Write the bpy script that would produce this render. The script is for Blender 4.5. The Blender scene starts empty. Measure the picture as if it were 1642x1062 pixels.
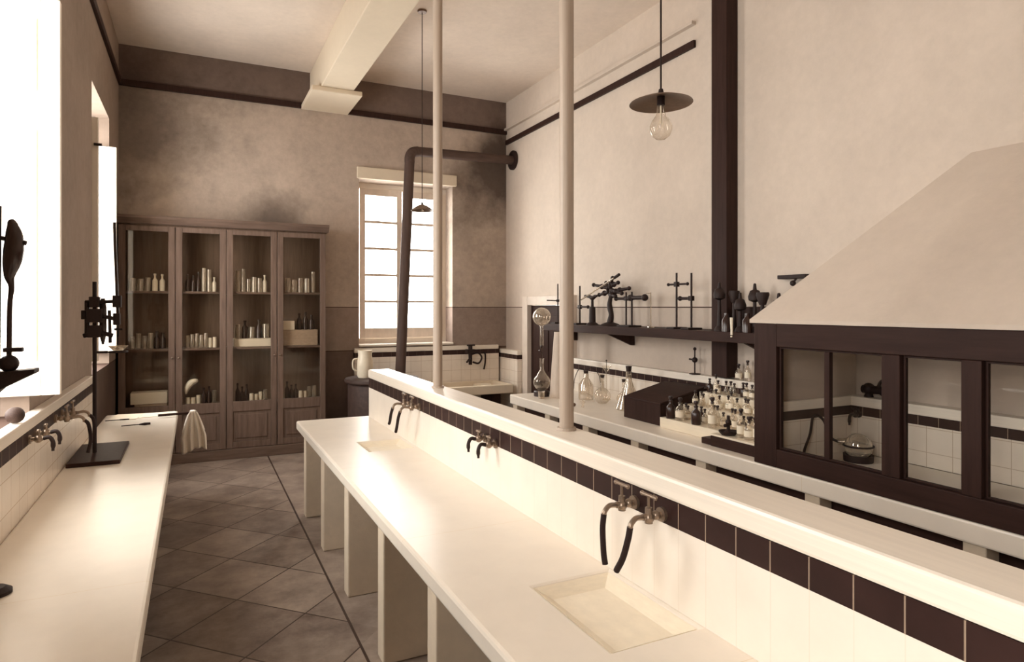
import bpy, bmesh, math, random
from mathutils import Vector, Matrix
random.seed(7)
PI = math.pi
C = bpy.context.scene.collection
S = bpy.context.scene

# ------------------------------------------------------------------ materials
def srgb(r, g, b):
    f = lambda c: (c/255/12.92) if c/255 <= .04045 else ((c/255+.055)/1.055)**2.4
    return (f(r), f(g), f(b), 1)

def new_mat(name):
    m = bpy.data.materials.new(name); m.use_nodes = True
    nt = m.node_tree
    return m, nt, nt.nodes['Principled BSDF']

def N(nt, kind, **kw):
    n = nt.nodes.new(kind)
    for k, v in kw.items(): setattr(n, k, v)
    return n

def math_node(nt, op, a, b=None, c=None):
    n = N(nt, 'ShaderNodeMath', operation=op)
    for i, v in enumerate((a, b, c)):
        if v is None: continue
        if isinstance(v, (int, float)): n.inputs[i].default_value = v
        else: nt.links.new(v, n.inputs[i])
    return n.outputs[0]

def mix_col(nt, fac, a, b):
    n = N(nt, 'ShaderNodeMix', data_type='RGBA')
    for i, v in ((0, fac), (6, a), (7, b)):
        if isinstance(v, (int, float, tuple)): n.inputs[i].default_value = v
        else: nt.links.new(v, n.inputs[i])
    return n.outputs[2]

def noise(nt, scale, detail=5, rough=.6, vec=None):
    n = N(nt, 'ShaderNodeTexNoise'); n.inputs['Scale'].default_value = scale
    n.inputs['Detail'].default_value = detail; n.inputs['Roughness'].default_value = rough
    if vec is not None: nt.links.new(vec, n.inputs['Vector'])
    return n.outputs['Fac']

def ramp(nt, fac, lo, hi):
    n = N(nt, 'ShaderNodeMapRange'); n.inputs[1].default_value = lo; n.inputs[2].default_value = hi
    nt.links.new(fac, n.inputs[0]); return n.outputs[0]

def pos_xyz(nt):
    g = N(nt, 'ShaderNodeNewGeometry'); s = N(nt, 'ShaderNodeSeparateXYZ')
    nt.links.new(g.outputs['Position'], s.inputs[0]); return s.outputs, g.outputs['Position']

def bump(nt, bsdf, h, strength=.2, dist=.01):
    b = N(nt, 'ShaderNodeBump'); b.inputs['Strength'].default_value = strength; b.inputs['Distance'].default_value = dist
    nt.links.new(h, b.inputs['Height']); nt.links.new(b.outputs[0], bsdf.inputs['Normal'])

def simple(name, col, rough=.5, metal=0, var=.12, scale=12, spec=.5):
    m, nt, b = new_mat(name)
    b.inputs['Roughness'].default_value = rough; b.inputs['Metallic'].default_value = metal
    b.inputs['Specular IOR Level'].default_value = spec
    f = ramp(nt, noise(nt, scale), .3, .7)
    dark = tuple(c*(1-var) for c in col[:3])+(1,); lite = tuple(min(1, c*(1+var)) for c in col[:3])+(1,)
    nt.links.new(mix_col(nt, f, dark, lite), b.inputs['Base Color'])
    return m

def grid_mask(nt, comp, pitch, width, off=0):
    """1 on a thin joint line repeated along one axis"""
    v = math_node(nt, 'ADD', comp, -off)
    v = math_node(nt, 'FLOORED_MODULO', v, pitch)
    return math_node(nt, 'LESS_THAN', v, width)

def plaster(name, col, mottled=.2, steps=(), shade_band=None, soot_shade=()):
    """aged wall plaster; steps = ((height, colour), ...) painted dado bands below each height"""
    m, nt, b = new_mat(name)
    b.inputs['Roughness'].default_value = .85; b.inputs['Specular IOR Level'].default_value = .2
    xyz, p = pos_xyz(nt)
    big = ramp(nt, noise(nt, .9, 8, .65, p), .3, .72)
    fine = ramp(nt, noise(nt, 14, 6, .7, p), .25, .75)
    f = math_node(nt, 'ADD', math_node(nt, 'MULTIPLY', big, .65), math_node(nt, 'MULTIPLY', fine, .35))
    sc = lambda c, k: tuple(min(1, x*k) for x in c[:3])+(1,)
    out = mix_col(nt, f, sc(col, 1-mottled), sc(col, 1+mottled*.6))
    for z, c2 in steps:
        below = math_node(nt, 'LESS_THAN', xyz[2], z)
        out = mix_col(nt, below, out, mix_col(nt, f, sc(c2, 1-mottled), sc(c2, 1+mottled*.6)))
        line = math_node(nt, 'MULTIPLY', math_node(nt, 'LESS_THAN', xyz[2], z+.006), math_node(nt, 'GREATER_THAN', xyz[2], z-.006))
        out = mix_col(nt, line, out, srgb(80, 62, 54))
    if shade_band:  # shade under the ceiling, put into the colour above the rail
        above = math_node(nt, 'GREATER_THAN', xyz[2], shade_band[0])
        out = mix_col(nt, above, out, mix_col(nt, f, sc(shade_band[1], 1-mottled), sc(shade_band[1], 1+mottled*.6)))
    for (sx, sz, rad, amount) in soot_shade:
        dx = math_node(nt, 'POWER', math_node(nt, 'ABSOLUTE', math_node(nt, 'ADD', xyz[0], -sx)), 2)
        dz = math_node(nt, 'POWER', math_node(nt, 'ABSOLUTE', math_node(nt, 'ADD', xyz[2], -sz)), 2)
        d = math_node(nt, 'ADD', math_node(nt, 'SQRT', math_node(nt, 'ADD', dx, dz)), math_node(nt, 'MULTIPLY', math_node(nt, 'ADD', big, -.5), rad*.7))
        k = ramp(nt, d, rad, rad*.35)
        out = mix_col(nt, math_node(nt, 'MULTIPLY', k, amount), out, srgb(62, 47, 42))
    nt.links.new(out, b.inputs['Base Color'])
    bump(nt, b, fine, .12)
    return m

def tiled(name, col, joint, pitch, axes, rough=.25, width=.004, var=.06, off=(0, 0, 0), spec=.5):
    m, nt, b = new_mat(name); b.inputs['Specular IOR Level'].default_value = spec
    b.inputs['Roughness'].default_value = rough
    xyz, p = pos_xyz(nt)
    mask = None
    for a in axes:
        g = grid_mask(nt, xyz[a], pitch, width, off[a])
        mask = g if mask is None else math_node(nt, 'MAXIMUM', mask, g)
    f = ramp(nt, noise(nt, 5, 6, .6, p), .3, .7)
    base = mix_col(nt, f, tuple(c*(1-var) for c in col[:3])+(1,), tuple(min(1, c*(1+var)) for c in col[:3])+(1,))
    nt.links.new(mix_col(nt, mask, base, joint), b.inputs['Base Color'])
    return m

def pane_glass(name, tint=(.99, .985, .975, 1), gloss=.06):
    """a thin sheet: lets light straight through, mirrors a little at the surface"""
    m, nt, b = new_mat(name); nt.nodes.remove(b)
    t = N(nt, 'ShaderNodeBsdfTransparent'); t.inputs[0].default_value = tint
    g = N(nt, 'ShaderNodeBsdfGlossy'); g.inputs['Roughness'].default_value = .03; g.inputs['Color'].default_value = (.95, .9, .84, 1)
    fr = N(nt, 'ShaderNodeLayerWeight'); fr.inputs['Blend'].default_value = .5
    k = math_node(nt, 'ADD', math_node(nt, 'MULTIPLY', math_node(nt, 'POWER', fr.outputs['Facing'], 5), .9), gloss*.25)
    mx = N(nt, 'ShaderNodeMixShader')
    nt.links.new(k, mx.inputs[0]); nt.links.new(t.outputs[0], mx.inputs[1]); nt.links.new(g.outputs[0], mx.inputs[2])
    nt.links.new(mx.outputs[0], nt.nodes['Material Output'].inputs['Surface'])
    return m

def vessel_glass(name, tint, edge, body=.08):
    """blown glass: clear in the middle, dense and shiny towards its rim"""
    m, nt, b = new_mat(name); nt.nodes.remove(b)
    t = N(nt, 'ShaderNodeBsdfTransparent'); t.inputs[0].default_value = tint
    g = N(nt, 'ShaderNodeBsdfGlossy'); g.inputs['Roughness'].default_value = .08; g.inputs['Color'].default_value = (.95, .9, .84, 1)
    d = N(nt, 'ShaderNodeBsdfDiffuse'); d.inputs['Color'].default_value = edge
    lw = N(nt, 'ShaderNodeLayerWeight'); lw.inputs['Blend'].default_value = .35
    sh = N(nt, 'ShaderNodeMixShader'); sh.inputs[0].default_value = .55
    nt.links.new(d.outputs[0], sh.inputs[1]); nt.links.new(g.outputs[0], sh.inputs[2])
    k = math_node(nt, 'ADD', math_node(nt, 'MULTIPLY', lw.outputs['Facing'], .7), body)
    mx = N(nt, 'ShaderNodeMixShader')
    nt.links.new(k, mx.inputs[0]); nt.links.new(t.outputs[0], mx.inputs[1]); nt.links.new(sh.outputs[0], mx.inputs[2])
    nt.links.new(mx.outputs[0], nt.nodes['Material Output'].inputs['Surface'])
    return m

def wood(name, col, rough=.5, axis=2, var=.3, spec=.12):
    m, nt, b = new_mat(name); b.inputs['Specular IOR Level'].default_value = spec
    b.inputs['Roughness'].default_value = rough
    xyz, p = pos_xyz(nt)
    mp = N(nt, 'ShaderNodeMapping'); s = [14, 14, 14]; s[axis] = 1.2
    mp.inputs['Scale'].default_value = s; nt.links.new(p, mp.inputs[0])
    f = ramp(nt, noise(nt, 2.2, 6, .65, mp.outputs[0]), .3, .7)
    nt.links.new(mix_col(nt, f, tuple(c*(1-var) for c in col[:3])+(1,), tuple(min(1, c*(1+var*.6)) for c in col[:3])+(1,)), b.inputs['Base Color'])
    return m

M = {}
WHITE_ = srgb(234, 224, 211); BLACK = srgb(46, 30, 28)
M['plaster_back'] = plaster('plaster_back', srgb(190, 174, 160), .42, ((1.8, srgb(158, 140, 129)), (1.22, srgb(112, 95, 86))), (4.44, srgb(122, 105, 96)), ((4.05, 3.85, .85, .8), (.95, 2.95, .5, .6), (-.9, 3.9, 1.1, .55)))  # last patch is corner shade painted in; the pipe patch is soot
M['plaster_right'] = plaster('plaster_right', srgb(214, 200, 186), .17, ((1.8, srgb(196, 181, 167)),))
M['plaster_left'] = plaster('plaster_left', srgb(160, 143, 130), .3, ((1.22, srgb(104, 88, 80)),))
M['plaster_near'] = plaster('plaster_near', srgb(205, 188, 166), .15)
M['ceiling'] = plaster('ceiling_plaster', srgb(226, 212, 198), .18)
M['whitewash'] = plaster('whitewash', srgb(226, 212, 190), .08)
M['pier_plaster'] = plaster('pier_plaster', srgb(214, 198, 176), .2)
M['canopy'] = plaster('canopy_plaster', srgb(208, 194, 180), .14)
M['bench'] = tiled('bench_top', srgb(234, 224, 210), srgb(226, 210, 186), 1.3, (1,), .32, .003, .035)
M['bench_edge'] = simple('bench_edge', srgb(234, 224, 211), .4, 0, .06, 8)
M['wall_tile'] = tiled('white_wall_tile', srgb(230, 219, 205), srgb(196, 178, 158), .15, (0, 1, 2), .25, .004, .05)
M['spine_tile'] = tiled('spine_tile', srgb(234, 224, 211), srgb(228, 216, 201), .121, (1,), .28, .003, .04, (0, .878, 0))
M['black_tile'] = tiled('black_tile', srgb(50, 33, 30), srgb(150, 130, 112), .121, (1,), .4, .004, .25, (0, .878, 0), .15)
M['black_tile_x'] = tiled('black_tile_across', srgb(58, 42, 38), srgb(100, 84, 74), .121, (0,), .4, .004, .2, spec=.15)
M['marble'] = simple('ledge_marble', srgb(234, 224, 210), .32, 0, .06, 6)
M['white_paint'] = simple('white_paint', srgb(234, 224, 210), .42, 0, .05, 4)
M['iron'] = simple('black_iron', srgb(46, 33, 30), .55, 0, .25, 20, .25)
M['stove_iron'] = simple('stove_iron', srgb(66, 50, 44), .6, 0, .25, 14, .25)
M['pipe_paint'] = simple('pipe_iron', srgb(84, 67, 60), .65, 0, .2, 7, .25)
M['brass'] = simple('tarnished_brass', srgb(150, 132, 116), .32, .75, .2, 30)
M['rubber'] = simple('black_rubber', srgb(44, 31, 29), .7, 0, .2, 30, .2)
M['dark_wood'] = wood('dark_wood', srgb(56, 38, 33), .5, 2)
M['dark_wood_y'] = wood('dark_wood_along', srgb(56, 38, 33), .5, 1)
M['cabinet_wood'] = wood('cabinet_wood', srgb(116, 97, 86), .45, 2)
M['cabinet_wood_x'] = wood('cabinet_wood_across', srgb(116, 97, 86), .45, 0)
M['cabinet_inside'] = wood('cabinet_inside', srgb(112, 92, 78), .6, 2)
M['frame_grey'] = simple('frame_paint', srgb(214, 200, 186), .5, 0, .1, 6)
M['pane'] = pane_glass('window_pane')
M['cab_pane'] = pane_glass('cabinet_pane', (.93, .92, .9, 1), .08)
M['clear'] = vessel_glass('clear_glass', (.93, .9, .86, 1), srgb(240, 228, 208))
M['thin_clear'] = vessel_glass('thin_clear_glass', (.97, .95, .92, 1), srgb(222, 206, 184), .03)
M['smoke'] = vessel_glass('cloudy_glass', (.86, .81, .75, 1), srgb(236, 222, 200), .3)
M['frosted'] = simple('frosted_glass', srgb(206, 190, 174), .5, 0, .08, 8)
M['brown_glass'] = simple('brown_glass', srgb(52, 35, 30), .18, 0, .15, 10)
M['amber'] = vessel_glass('amber_liquid', (.42, .34, .28, 1), srgb(80, 58, 48), .2)
M['paper'] = simple('paper', srgb(240, 228, 206), .8, 0, .05, 20)
M['cloth'] = simple('linen', srgb(244, 236, 224), .9, 0, .04, 20)
M['cork'] = simple('cork', srgb(96, 74, 60), .8, 0, .2, 40)
M['stopper'] = simple('dark_stopper', srgb(48, 33, 30), .4, 0, .2, 30)
M['ceramic'] = simple('white_ceramic', srgb(236, 224, 202), .3, 0, .05, 8)
M['cream_pole'] = simple('cream_pole_paint', srgb(176, 159, 143), .45, 0, .1, 16)
M['enamel'] = simple('lamp_enamel', srgb(120, 98, 82), .35, .2, .15, 10)
M['box_grey'] = simple('cardboard', srgb(178, 156, 134), .8, 0, .15, 10)
M['dark_room'] = plaster('dark_room_plaster', srgb(60, 44, 38), .2)

def floor_mat():
    m, nt, b = new_mat('flagstone_floor')
    b.inputs['Roughness'].default_value = .38
    xyz, p = pos_xyz(nt)
    u = math_node(nt, 'MULTIPLY', math_node(nt, 'ADD', xyz[0], xyz[1]), .7071)
    v = math_node(nt, 'MULTIPLY', math_node(nt, 'SUBTRACT', xyz[0], xyz[1]), .7071)
    msk = math_node(nt, 'MAXIMUM', grid_mask(nt, u, .5, .009, .12), grid_mask(nt, v, .5, .009, .2))
    inner = math_node(nt, 'MULTIPLY', math_node(nt, 'LESS_THAN', xyz[0], .80), 1)
    msk = math_node(nt, 'MULTIPLY', msk, inner)
    bl = math_node(nt, 'MULTIPLY', math_node(nt, 'LESS_THAN', xyz[0], .805), math_node(nt, 'GREATER_THAN', xyz[0], .79))
    msk = math_node(nt, 'MAXIMUM', msk, bl)
    f = ramp(nt, noise(nt, 2.6, 9, .7, p), .32, .7)
    cell = N(nt, 'ShaderNodeTexWhiteNoise'); cv = N(nt, 'ShaderNodeCombineXYZ')
    nt.links.new(math_node(nt, 'FLOOR', math_node(nt, 'DIVIDE', math_node(nt, 'ADD', u, -.12), .5)), cv.inputs[0])
    nt.links.new(math_node(nt, 'FLOOR', math_node(nt, 'DIVIDE', math_node(nt, 'ADD', v, -.2), .5)), cv.inputs[1])
    nt.links.new(cv.outputs[0], cell.inputs[0])
    f2 = math_node(nt, 'ADD', math_node(nt, 'MULTIPLY', f, .7), math_node(nt, 'MULTIPLY', cell.outputs[0], .3))
    base = mix_col(nt, f2, srgb(88, 72, 65), srgb(180, 163, 148))
    nt.links.new(mix_col(nt, msk, base, srgb(64, 48, 42)), b.inputs['Base Color'])
    bump(nt, b, f, .08)
    return m
M['floor'] = floor_mat()

# ------------------------------------------------------------------ mesh helpers
def bx(bm, x0, x1, y0, y1, z0, z1):
    v = [bm.verts.new((x, y, z)) for x in (x0, x1) for y in (y0, y1) for z in (z0, z1)]
    for q in ((0, 1, 3, 2), (4, 6, 7, 5), (0, 4, 5, 1), (2, 3, 7, 6), (0, 2, 6, 4), (1, 5, 7, 3)):
        bm.faces.new([v[i] for i in q])

def frame_of(d):
    d = d.normalized(); a = Vector((0, 0, 1)) if abs(d.z) < .95 else Vector((1, 0, 0))
    s = d.cross(a).normalized(); return s, d.cross(s).normalized()

def tube(bm, pts, r, seg=10, caps=True):
    pts = [Vector(p) for p in pts]; rings = []
    rs = r if isinstance(r, (list, tuple)) else [r]*len(pts)
    up = None
    for i, p in enumerate(pts):
        d = (pts[min(i+1, len(pts)-1)]-pts[max(i-1, 0)])
        if up is None: s, t = frame_of(d)
        else:
            dn = d.normalized(); s = (up-dn*up.dot(dn)).normalized(); t = dn.cross(s)
        up = s
        rings.append([bm.verts.new(p+(s*math.cos(2*PI*k/seg)+t*math.sin(2*PI*k/seg))*rs[i]) for k in range(seg)])
    for a, b in zip(rings, rings[1:]):
        for k in range(seg): bm.faces.new((a[k], a[(k+1) % seg], b[(k+1) % seg], b[k]))
    if caps:
        bm.faces.new(rings[0][::-1]); bm.faces.new(rings[-1])

def curve_pts(ctrl, n=6):
    """Catmull-Rom through control points"""
    P = [Vector(p) for p in ctrl]; P = [P[0]*2-P[1]]+P+[P[-1]*2-P[-2]]; out = []
    for i in range(1, len(P)-2):
        for k in range(n):
            t = k/n; a, b, c, d = P[i-1:i+3]
            out.append(.5*((2*b)+(c-a)*t+(2*a-5*b+4*c-d)*t*t+(3*b-a-3*c+d)*t**3))
    return out+[P[-2]]

def lathe(bm, prof, c=(0, 0, 0), seg=20):
    c = Vector(c); rings = []
    for r, z in prof:
        if r < 1e-5: rings.append([bm.verts.new(c+Vector((0, 0, z)))])
        else: rings.append([bm.verts.new(c+Vector((r*math.cos(2*PI*k/seg), r*math.sin(2*PI*k/seg), z))) for k in range(seg)])
    for a, b in zip(rings, rings[1:]):
        for k in range(seg):
            j = (k+1) % seg
            if len(a) == 1 and len(b) == 1: continue
            if len(a) == 1: bm.faces.new((a[0], b[j], b[k]))
            elif len(b) == 1: bm.faces.new((a[k], a[j], b[0]))
            else: bm.faces.new((a[k], a[j], b[j], b[k]))

def prism(bm, poly, axis, a, b):
    """extrude a 2-D outline along an axis: axis 1 takes (x, z) outlines, 0 takes (y, z), 2 takes (x, y)"""
    def P(p, t): return {0: (t, p[0], p[1]), 1: (p[0], t, p[1]), 2: (p[0], p[1], t)}[axis]
    A = [bm.verts.new(P(p, a)) for p in poly]; B = [bm.verts.new(P(p, b)) for p in poly]
    n = len(poly)
    for i in range(n): bm.faces.new((A[i], A[(i+1) % n], B[(i+1) % n], B[i]))
    bm.faces.new(A[::-1]); bm.faces.new(B)

def sphere(bm, c, r, seg=16, sz=1.0):
    lathe(bm, [(0, -r*sz)]+[(r*math.cos(t), r*sz*math.sin(t)) for t in [(-.5+k/10)*PI for k in range(1, 10)]]+[(0, r*sz)], c, seg)

def holed_slab(bm, xs, ys, holes, z0, z1):
    """slab on a grid with some cells left open (for sinks)"""
    def cell(i, j): return 0 <= i < len(xs)-1 and 0 <= j < len(ys)-1 and (i, j) not in holes
    V = {}
    def v(i, j, z):
        if (i, j, z) not in V: V[i, j, z] = bm.verts.new((xs[i], ys[j], z))
        return V[i, j, z]
    for i in range(len(xs)-1):
        for j in range(len(ys)-1):
            if not cell(i, j): continue
            bm.faces.new((v(i, j, z1), v(i+1, j, z1), v(i+1, j+1, z1), v(i, j+1, z1)))
            bm.faces.new((v(i, j, z0), v(i, j+1, z0), v(i+1, j+1, z0), v(i+1, j, z0)))
            for di, dj, a, b in ((-1, 0, (i, j), (i, j+1)), (1, 0, (i+1, j+1), (i+1, j)), (0, -1, (i+1, j), (i, j)), (0, 1, (i, j+1), (i+1, j+1))):
                if not cell(i+di, j+dj): bm.faces.new((v(*a, z0), v(*a, z1), v(*b, z1), v(*b, z0)))

def obj(name, bm, mat, parent=None, bevel=0, smooth=None, world=True):
    """link a bmesh as ONE object; geometry given in world coordinates is moved into the parent's space"""
    bmesh.ops.recalc_face_normals(bm, faces=bm.faces)
    me = bpy.data.meshes.new(name)
    if parent is not None and world:
        bmesh.ops.translate(bm, verts=bm.verts, vec=-parent.location)
    o = bpy.data.objects.new(name, me); C.objects.link(o)
    if parent is None:
        lo = [min(v.co[i] for v in bm.verts) for i in range(3)]; hi = [max(v.co[i] for v in bm.verts) for i in range(3)]
        c = Vector(((lo[0]+hi[0])/2, (lo[1]+hi[1])/2, lo[2]))
        bmesh.ops.translate(bm, verts=bm.verts, vec=-c); o.location = c
    else: o.parent = parent
    bm.to_mesh(me); bm.free()
    me.materials.append(M[mat] if isinstance(mat, str) else mat)
    if smooth is not None:
        me.shade_smooth(); me.set_sharp_from_angle(angle=math.radians(smooth))
    if bevel:
        b = o.modifiers.new('edge', 'BEVEL'); b.width = bevel; b.segments = 2; b.limit_method = 'ANGLE'; b.angle_limit = math.radians(40)
    return o

def sub(name, fn, mat, parent, bevel=0, smooth=None, world=True):
    bm = bmesh.new(); fn(bm); return obj(name, bm, mat, parent, bevel, smooth, world)

def part(parent, world=True):
    """shorthand: build a part under parent"""
    def make(name, mat, fn, bevel=0, smooth=None, under=None):
        bm = bmesh.new(); fn(bm)
        if world: bmesh.ops.translate(bm, verts=bm.verts, vec=-parent.location)
        o = obj(name, bm, mat, under or parent, bevel, smooth, False); return o
    return make

def thing(name, label, cat, loc=(0, 0, 0), rotz=0, group=None):
    o = bpy.data.objects.new(name, None); C.objects.link(o); o.empty_display_size = .05
    o.location = loc; o.rotation_euler = (0, 0, rotz); o['label'] = label; o['category'] = cat
    if group: o['group'] = group
    return o

def tag(o, label, cat, group=None):
    o['label'] = label; o['category'] = cat
    if group: o['group'] = group
    return o

def struct(name, mat, fn, parent=None, bevel=0, label=None, cat=None, smooth=None):
    bm = bmesh.new(); fn(bm); o = obj(name, bm, mat, parent, bevel, smooth)
    if parent is None: o['kind'] = 'structure'
    if label: o['label'] = label
    if cat: o['category'] = cat
    return o

def dup(root, loc, rotz=0, label=None, group=None, scale=None):
    r = root.copy(); C.objects.link(r); r.location = loc; r.rotation_euler = (0, 0, rotz)
    if scale: r.scale = scale
    if label: r['label'] = label
    if group: r['group'] = group
    for ch in list(root.children):
        c = ch.copy(); C.objects.link(c); c.parent = r
        for g in list(ch.children):
            d = g.copy(); C.objects.link(d); d.parent = c
    return r

# ------------------------------------------------------------------ the setting
XL, XR, YB, YN, ZC = -.80, 4.20, 8.45, -3.2, 4.85
W = .42                                     # wall thickness
struct('floor', 'floor', lambda b: bx(b, XL-W, XR+W, YN-W, YB+W, -.1, 0), label='worn flagstone floor laid diagonally', cat='floor')
struct('ceiling', 'ceiling', lambda b: bx(b, XL-W, XR+W, YN-W, YB+W, ZC, ZC+.15), label='pale plaster ceiling', cat='ceiling')
SILL, HEAD = 1.22, 3.74
WINS = ((-.6, .6), (2.9, 4.1), (6.34, 7.55))
def wl(b):
    y = YN-W
    for a, c in WINS:
        bx(b, XL-W, XL, y, a, 0, ZC); bx(b, XL-W, XL, a, c, 0, SILL); bx(b, XL-W, XL, a, c, HEAD, ZC); y = c
    bx(b, XL-W, XL, y, YB+W, 0, ZC)
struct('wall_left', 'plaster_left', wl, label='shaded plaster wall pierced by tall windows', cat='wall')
BX0, BX1, BZ0, BZ1 = 1.99, 3.34, 1.27, 3.53
def wb(b):
    bx(b, XL, BX0, YB, YB+W, 0, ZC); bx(b, BX1, XR, YB, YB+W, 0, ZC)
    bx(b, BX0, BX1, YB, YB+W, 0, BZ0); bx(b, BX0, BX1, YB, YB+W, BZ1, ZC)
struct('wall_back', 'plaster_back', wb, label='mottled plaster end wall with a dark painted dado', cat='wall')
DY0, DY1, DZ = 6.62, 7.72, 1.83
def wr(b):
    bx(b, XR, XR+W, YN-W, DY0, 0, ZC); bx(b, XR, XR+W, DY1, YB+W, 0, ZC); bx(b, XR, XR+W, DY0, DY1, DZ, ZC)
struct('wall_right', 'plaster_right', wr, label='light plaster side wall behind the shelf and fume hood', cat='wall')
def wn(b): bx(b, XL, XR, YN-W, YN, 0, ZC)
struct('wall_near', 'plaster_near', wn)

# windows of the long side: frame at the outer face, two casements opened back along the reveals
def side_window(k, y0, y1, label, far, near):
    root = thing('window_%d' % k, label, 'window', (XL-W+.06, (y0+y1)/2, SILL)); root['kind'] = 'structure'
    p = part(root)
    x0, x1 = XL-W+.03, XL-W+.10
    def fr(b):
        bx(b, x0, x1, y0, y0+.06, SILL, HEAD); bx(b, x0, x1, y1-.06, y1, SILL, HEAD)
        bx(b, x0, x1, y0+.06, y1-.06, SILL, SILL+.09); bx(b, x0, x1, y0+.06, y1-.06, HEAD-.06, HEAD); bx(b, x0, x1, y0+.06, y1-.06, 3.44, 3.52)
    p('window_frame', 'white_paint', fr, .004)
    p('transom_pane', 'pane', lambda b: bx(b, x0+.03, x0+.034, y0+.06, y1-.06, 3.52, HEAD-.06))
    zb, zt = SILL+.115, 3.435
    for ya, s in ((y1-.075, 1), (y0+.03, -1)):
        xa, xb = x1+.006, (far if s == 1 else near)
        def leaf(b):
            st = .055
            bx(b, xa, xa+st, ya, ya+.045, zb, zt); bx(b, xb-st-.03, xb, ya, ya+.045, zb, zt)
            bx(b, xa+st, xb-st-.03, ya, ya+.045, zb, zb+.16); bx(b, xa+st, xb-st-.03, ya, ya+.045, zt-.09, zt)
            bx(b, xa+st, xb-st-.03, ya, ya+.045, 2.76, 2.92)
        lf = p('shutter_leaf', 'white_paint', leaf, .004)
        def pn(b):
            for q0, q1 in ((zb+.16, 2.76), (2.92, zt-.09)):
                bx(b, xa+.055, xb-.085, ya+.014, ya+.031, q0, q1)
                bx(b, xa+.075, xb-.105, ya+.002, ya+.043, q0+.02, q1-.02)
        p('shutter_panel', 'white_paint', pn, .003, under=lf)
        p('window_latch', 'iron', lambda b: (tube(b, [(xb-.03, ya-.012 if s == 1 else ya+.057, 3.05), (xb-.03, ya-.012 if s == 1 else ya+.057, 3.45)], .008, 8),
                                             tube(b, [(xb-.03, ya-.012, 3.2), (xb+.03, ya-.012, 3.2)], .012, 8)), under=lf) if s == -1 else None
    return root
side_window(1, 2.9, 4.1, 'tall window opening with white shutter leaves folded back, nearer one in the shaded wall', -.65, -.83)
side_window(2, 6.34, 7.55, 'tall window with white shutter leaf next to the glazed cabinet', -.728, -.757)

side_window(4, -.6, .6, 'unseen tall window with folded shutters behind the viewpoint', -.66, -.83)  # unseen window, added at the row's spacing to light the near bench
# window of the end wall: pale stone lintel, two casements of five panes each
rw = thing('window_3', 'bright casement window of ten panes in the end wall', 'window', ((BX0+BX1)/2, YB+.1, BZ0)); rw['kind'] = 'structure'
p = part(rw)
yf0, yf1 = YB+.26, YB+.32
def bfr(b):
    bx(b, BX0, BX0+.07, yf0, yf1, BZ0, BZ1); bx(b, BX1-.07, BX1, yf0, yf1, BZ0, BZ1)
    bx(b, BX0+.07, BX1-.07, yf0, yf1, BZ0, BZ0+.1); bx(b, BX0+.07, BX1-.07, yf0, yf1, BZ1-.08, BZ1)
p('window_frame', 'white_paint', bfr, .004)
mid = (BX0+BX1)/2
for xa, xb in ((BX0+.07, mid-.005), (mid+.005, BX1-.07)):
    def cs(b):
        bx(b, xa, xa+.075, yf0-.03, yf0-.001, BZ0+.1, BZ1-.08); bx(b, xb-.075, xb, yf0-.03, yf0-.001, BZ0+.1, BZ1-.08)
        bx(b, xa+.075, xb-.075, yf0-.03, yf0-.001, BZ0+.1, BZ0+.24); bx(b, xa+.075, xb-.075, yf0-.03, yf0-.001, BZ1-.17, BZ1-.08)
        for k in range(1, 5):
            z = BZ0+.24+(BZ1-.17-BZ0-.24)*k/5
            bx(b, xa+.075, xb-.075, yf0-.028, yf0-.004, z-.018, z+.018)
    c = p('casement', 'frame_grey', cs, .003)
    p('pane', 'pane', lambda b: bx(b, xa+.075, xb-.075, yf0-.017, yf0-.013, BZ0+.24, BZ1-.17), under=c)
p('lintel', 'whitewash', lambda b: bx(b, BX0-.03, BX1+.05, YB-.05, YB-.001, BZ1, BZ1+.155), .008)
p('sill', 'marble', lambda b: bx(b, BX0+.002, BX1-.002, YB-.05, YB+.2, BZ0+.001, BZ0+.03), .006)

# doorway in the side wall with a dark room beyond
rd = thing('door_1', 'dark wooden door in a pale frame beside the sink', 'door', (XR, (DY0+DY1)/2, 0)); rd['kind'] = 'structure'
p = part(rd)
def dfr(b):
    bx(b, XR-.05, XR+.02, DY1-.02, DY1+.13, 0, DZ+.12); bx(b, XR-.05, XR+.02, DY0-.1, DY0+.02, 0, DZ+.12)
    bx(b, XR-.05, XR+.02, DY0+.02, DY1-.02, DZ, DZ+.12)
p('door_frame', 'frame_grey', dfr, .006)
dl = p('door_leaf', 'dark_wood', lambda b: bx(b, XR+.021, XR+.055, DY0+.004, DY1-.004, .01, DZ-.004), .003)
p('door_panel', 'dark_wood', lambda b: [bx(b, XR+.008, XR+.021, ya, yb, z0, z1) for ya, yb in ((DY0+.13, 7.11), (7.23, DY1-.13)) for z0, z1 in ((.15, .8), (.95, 1.68))], .003, under=dl)
p('door_handle', 'iron', lambda b: sphere(b, (XR+.0, DY0+.08, .95), .025, 10), under=dl)

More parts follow.
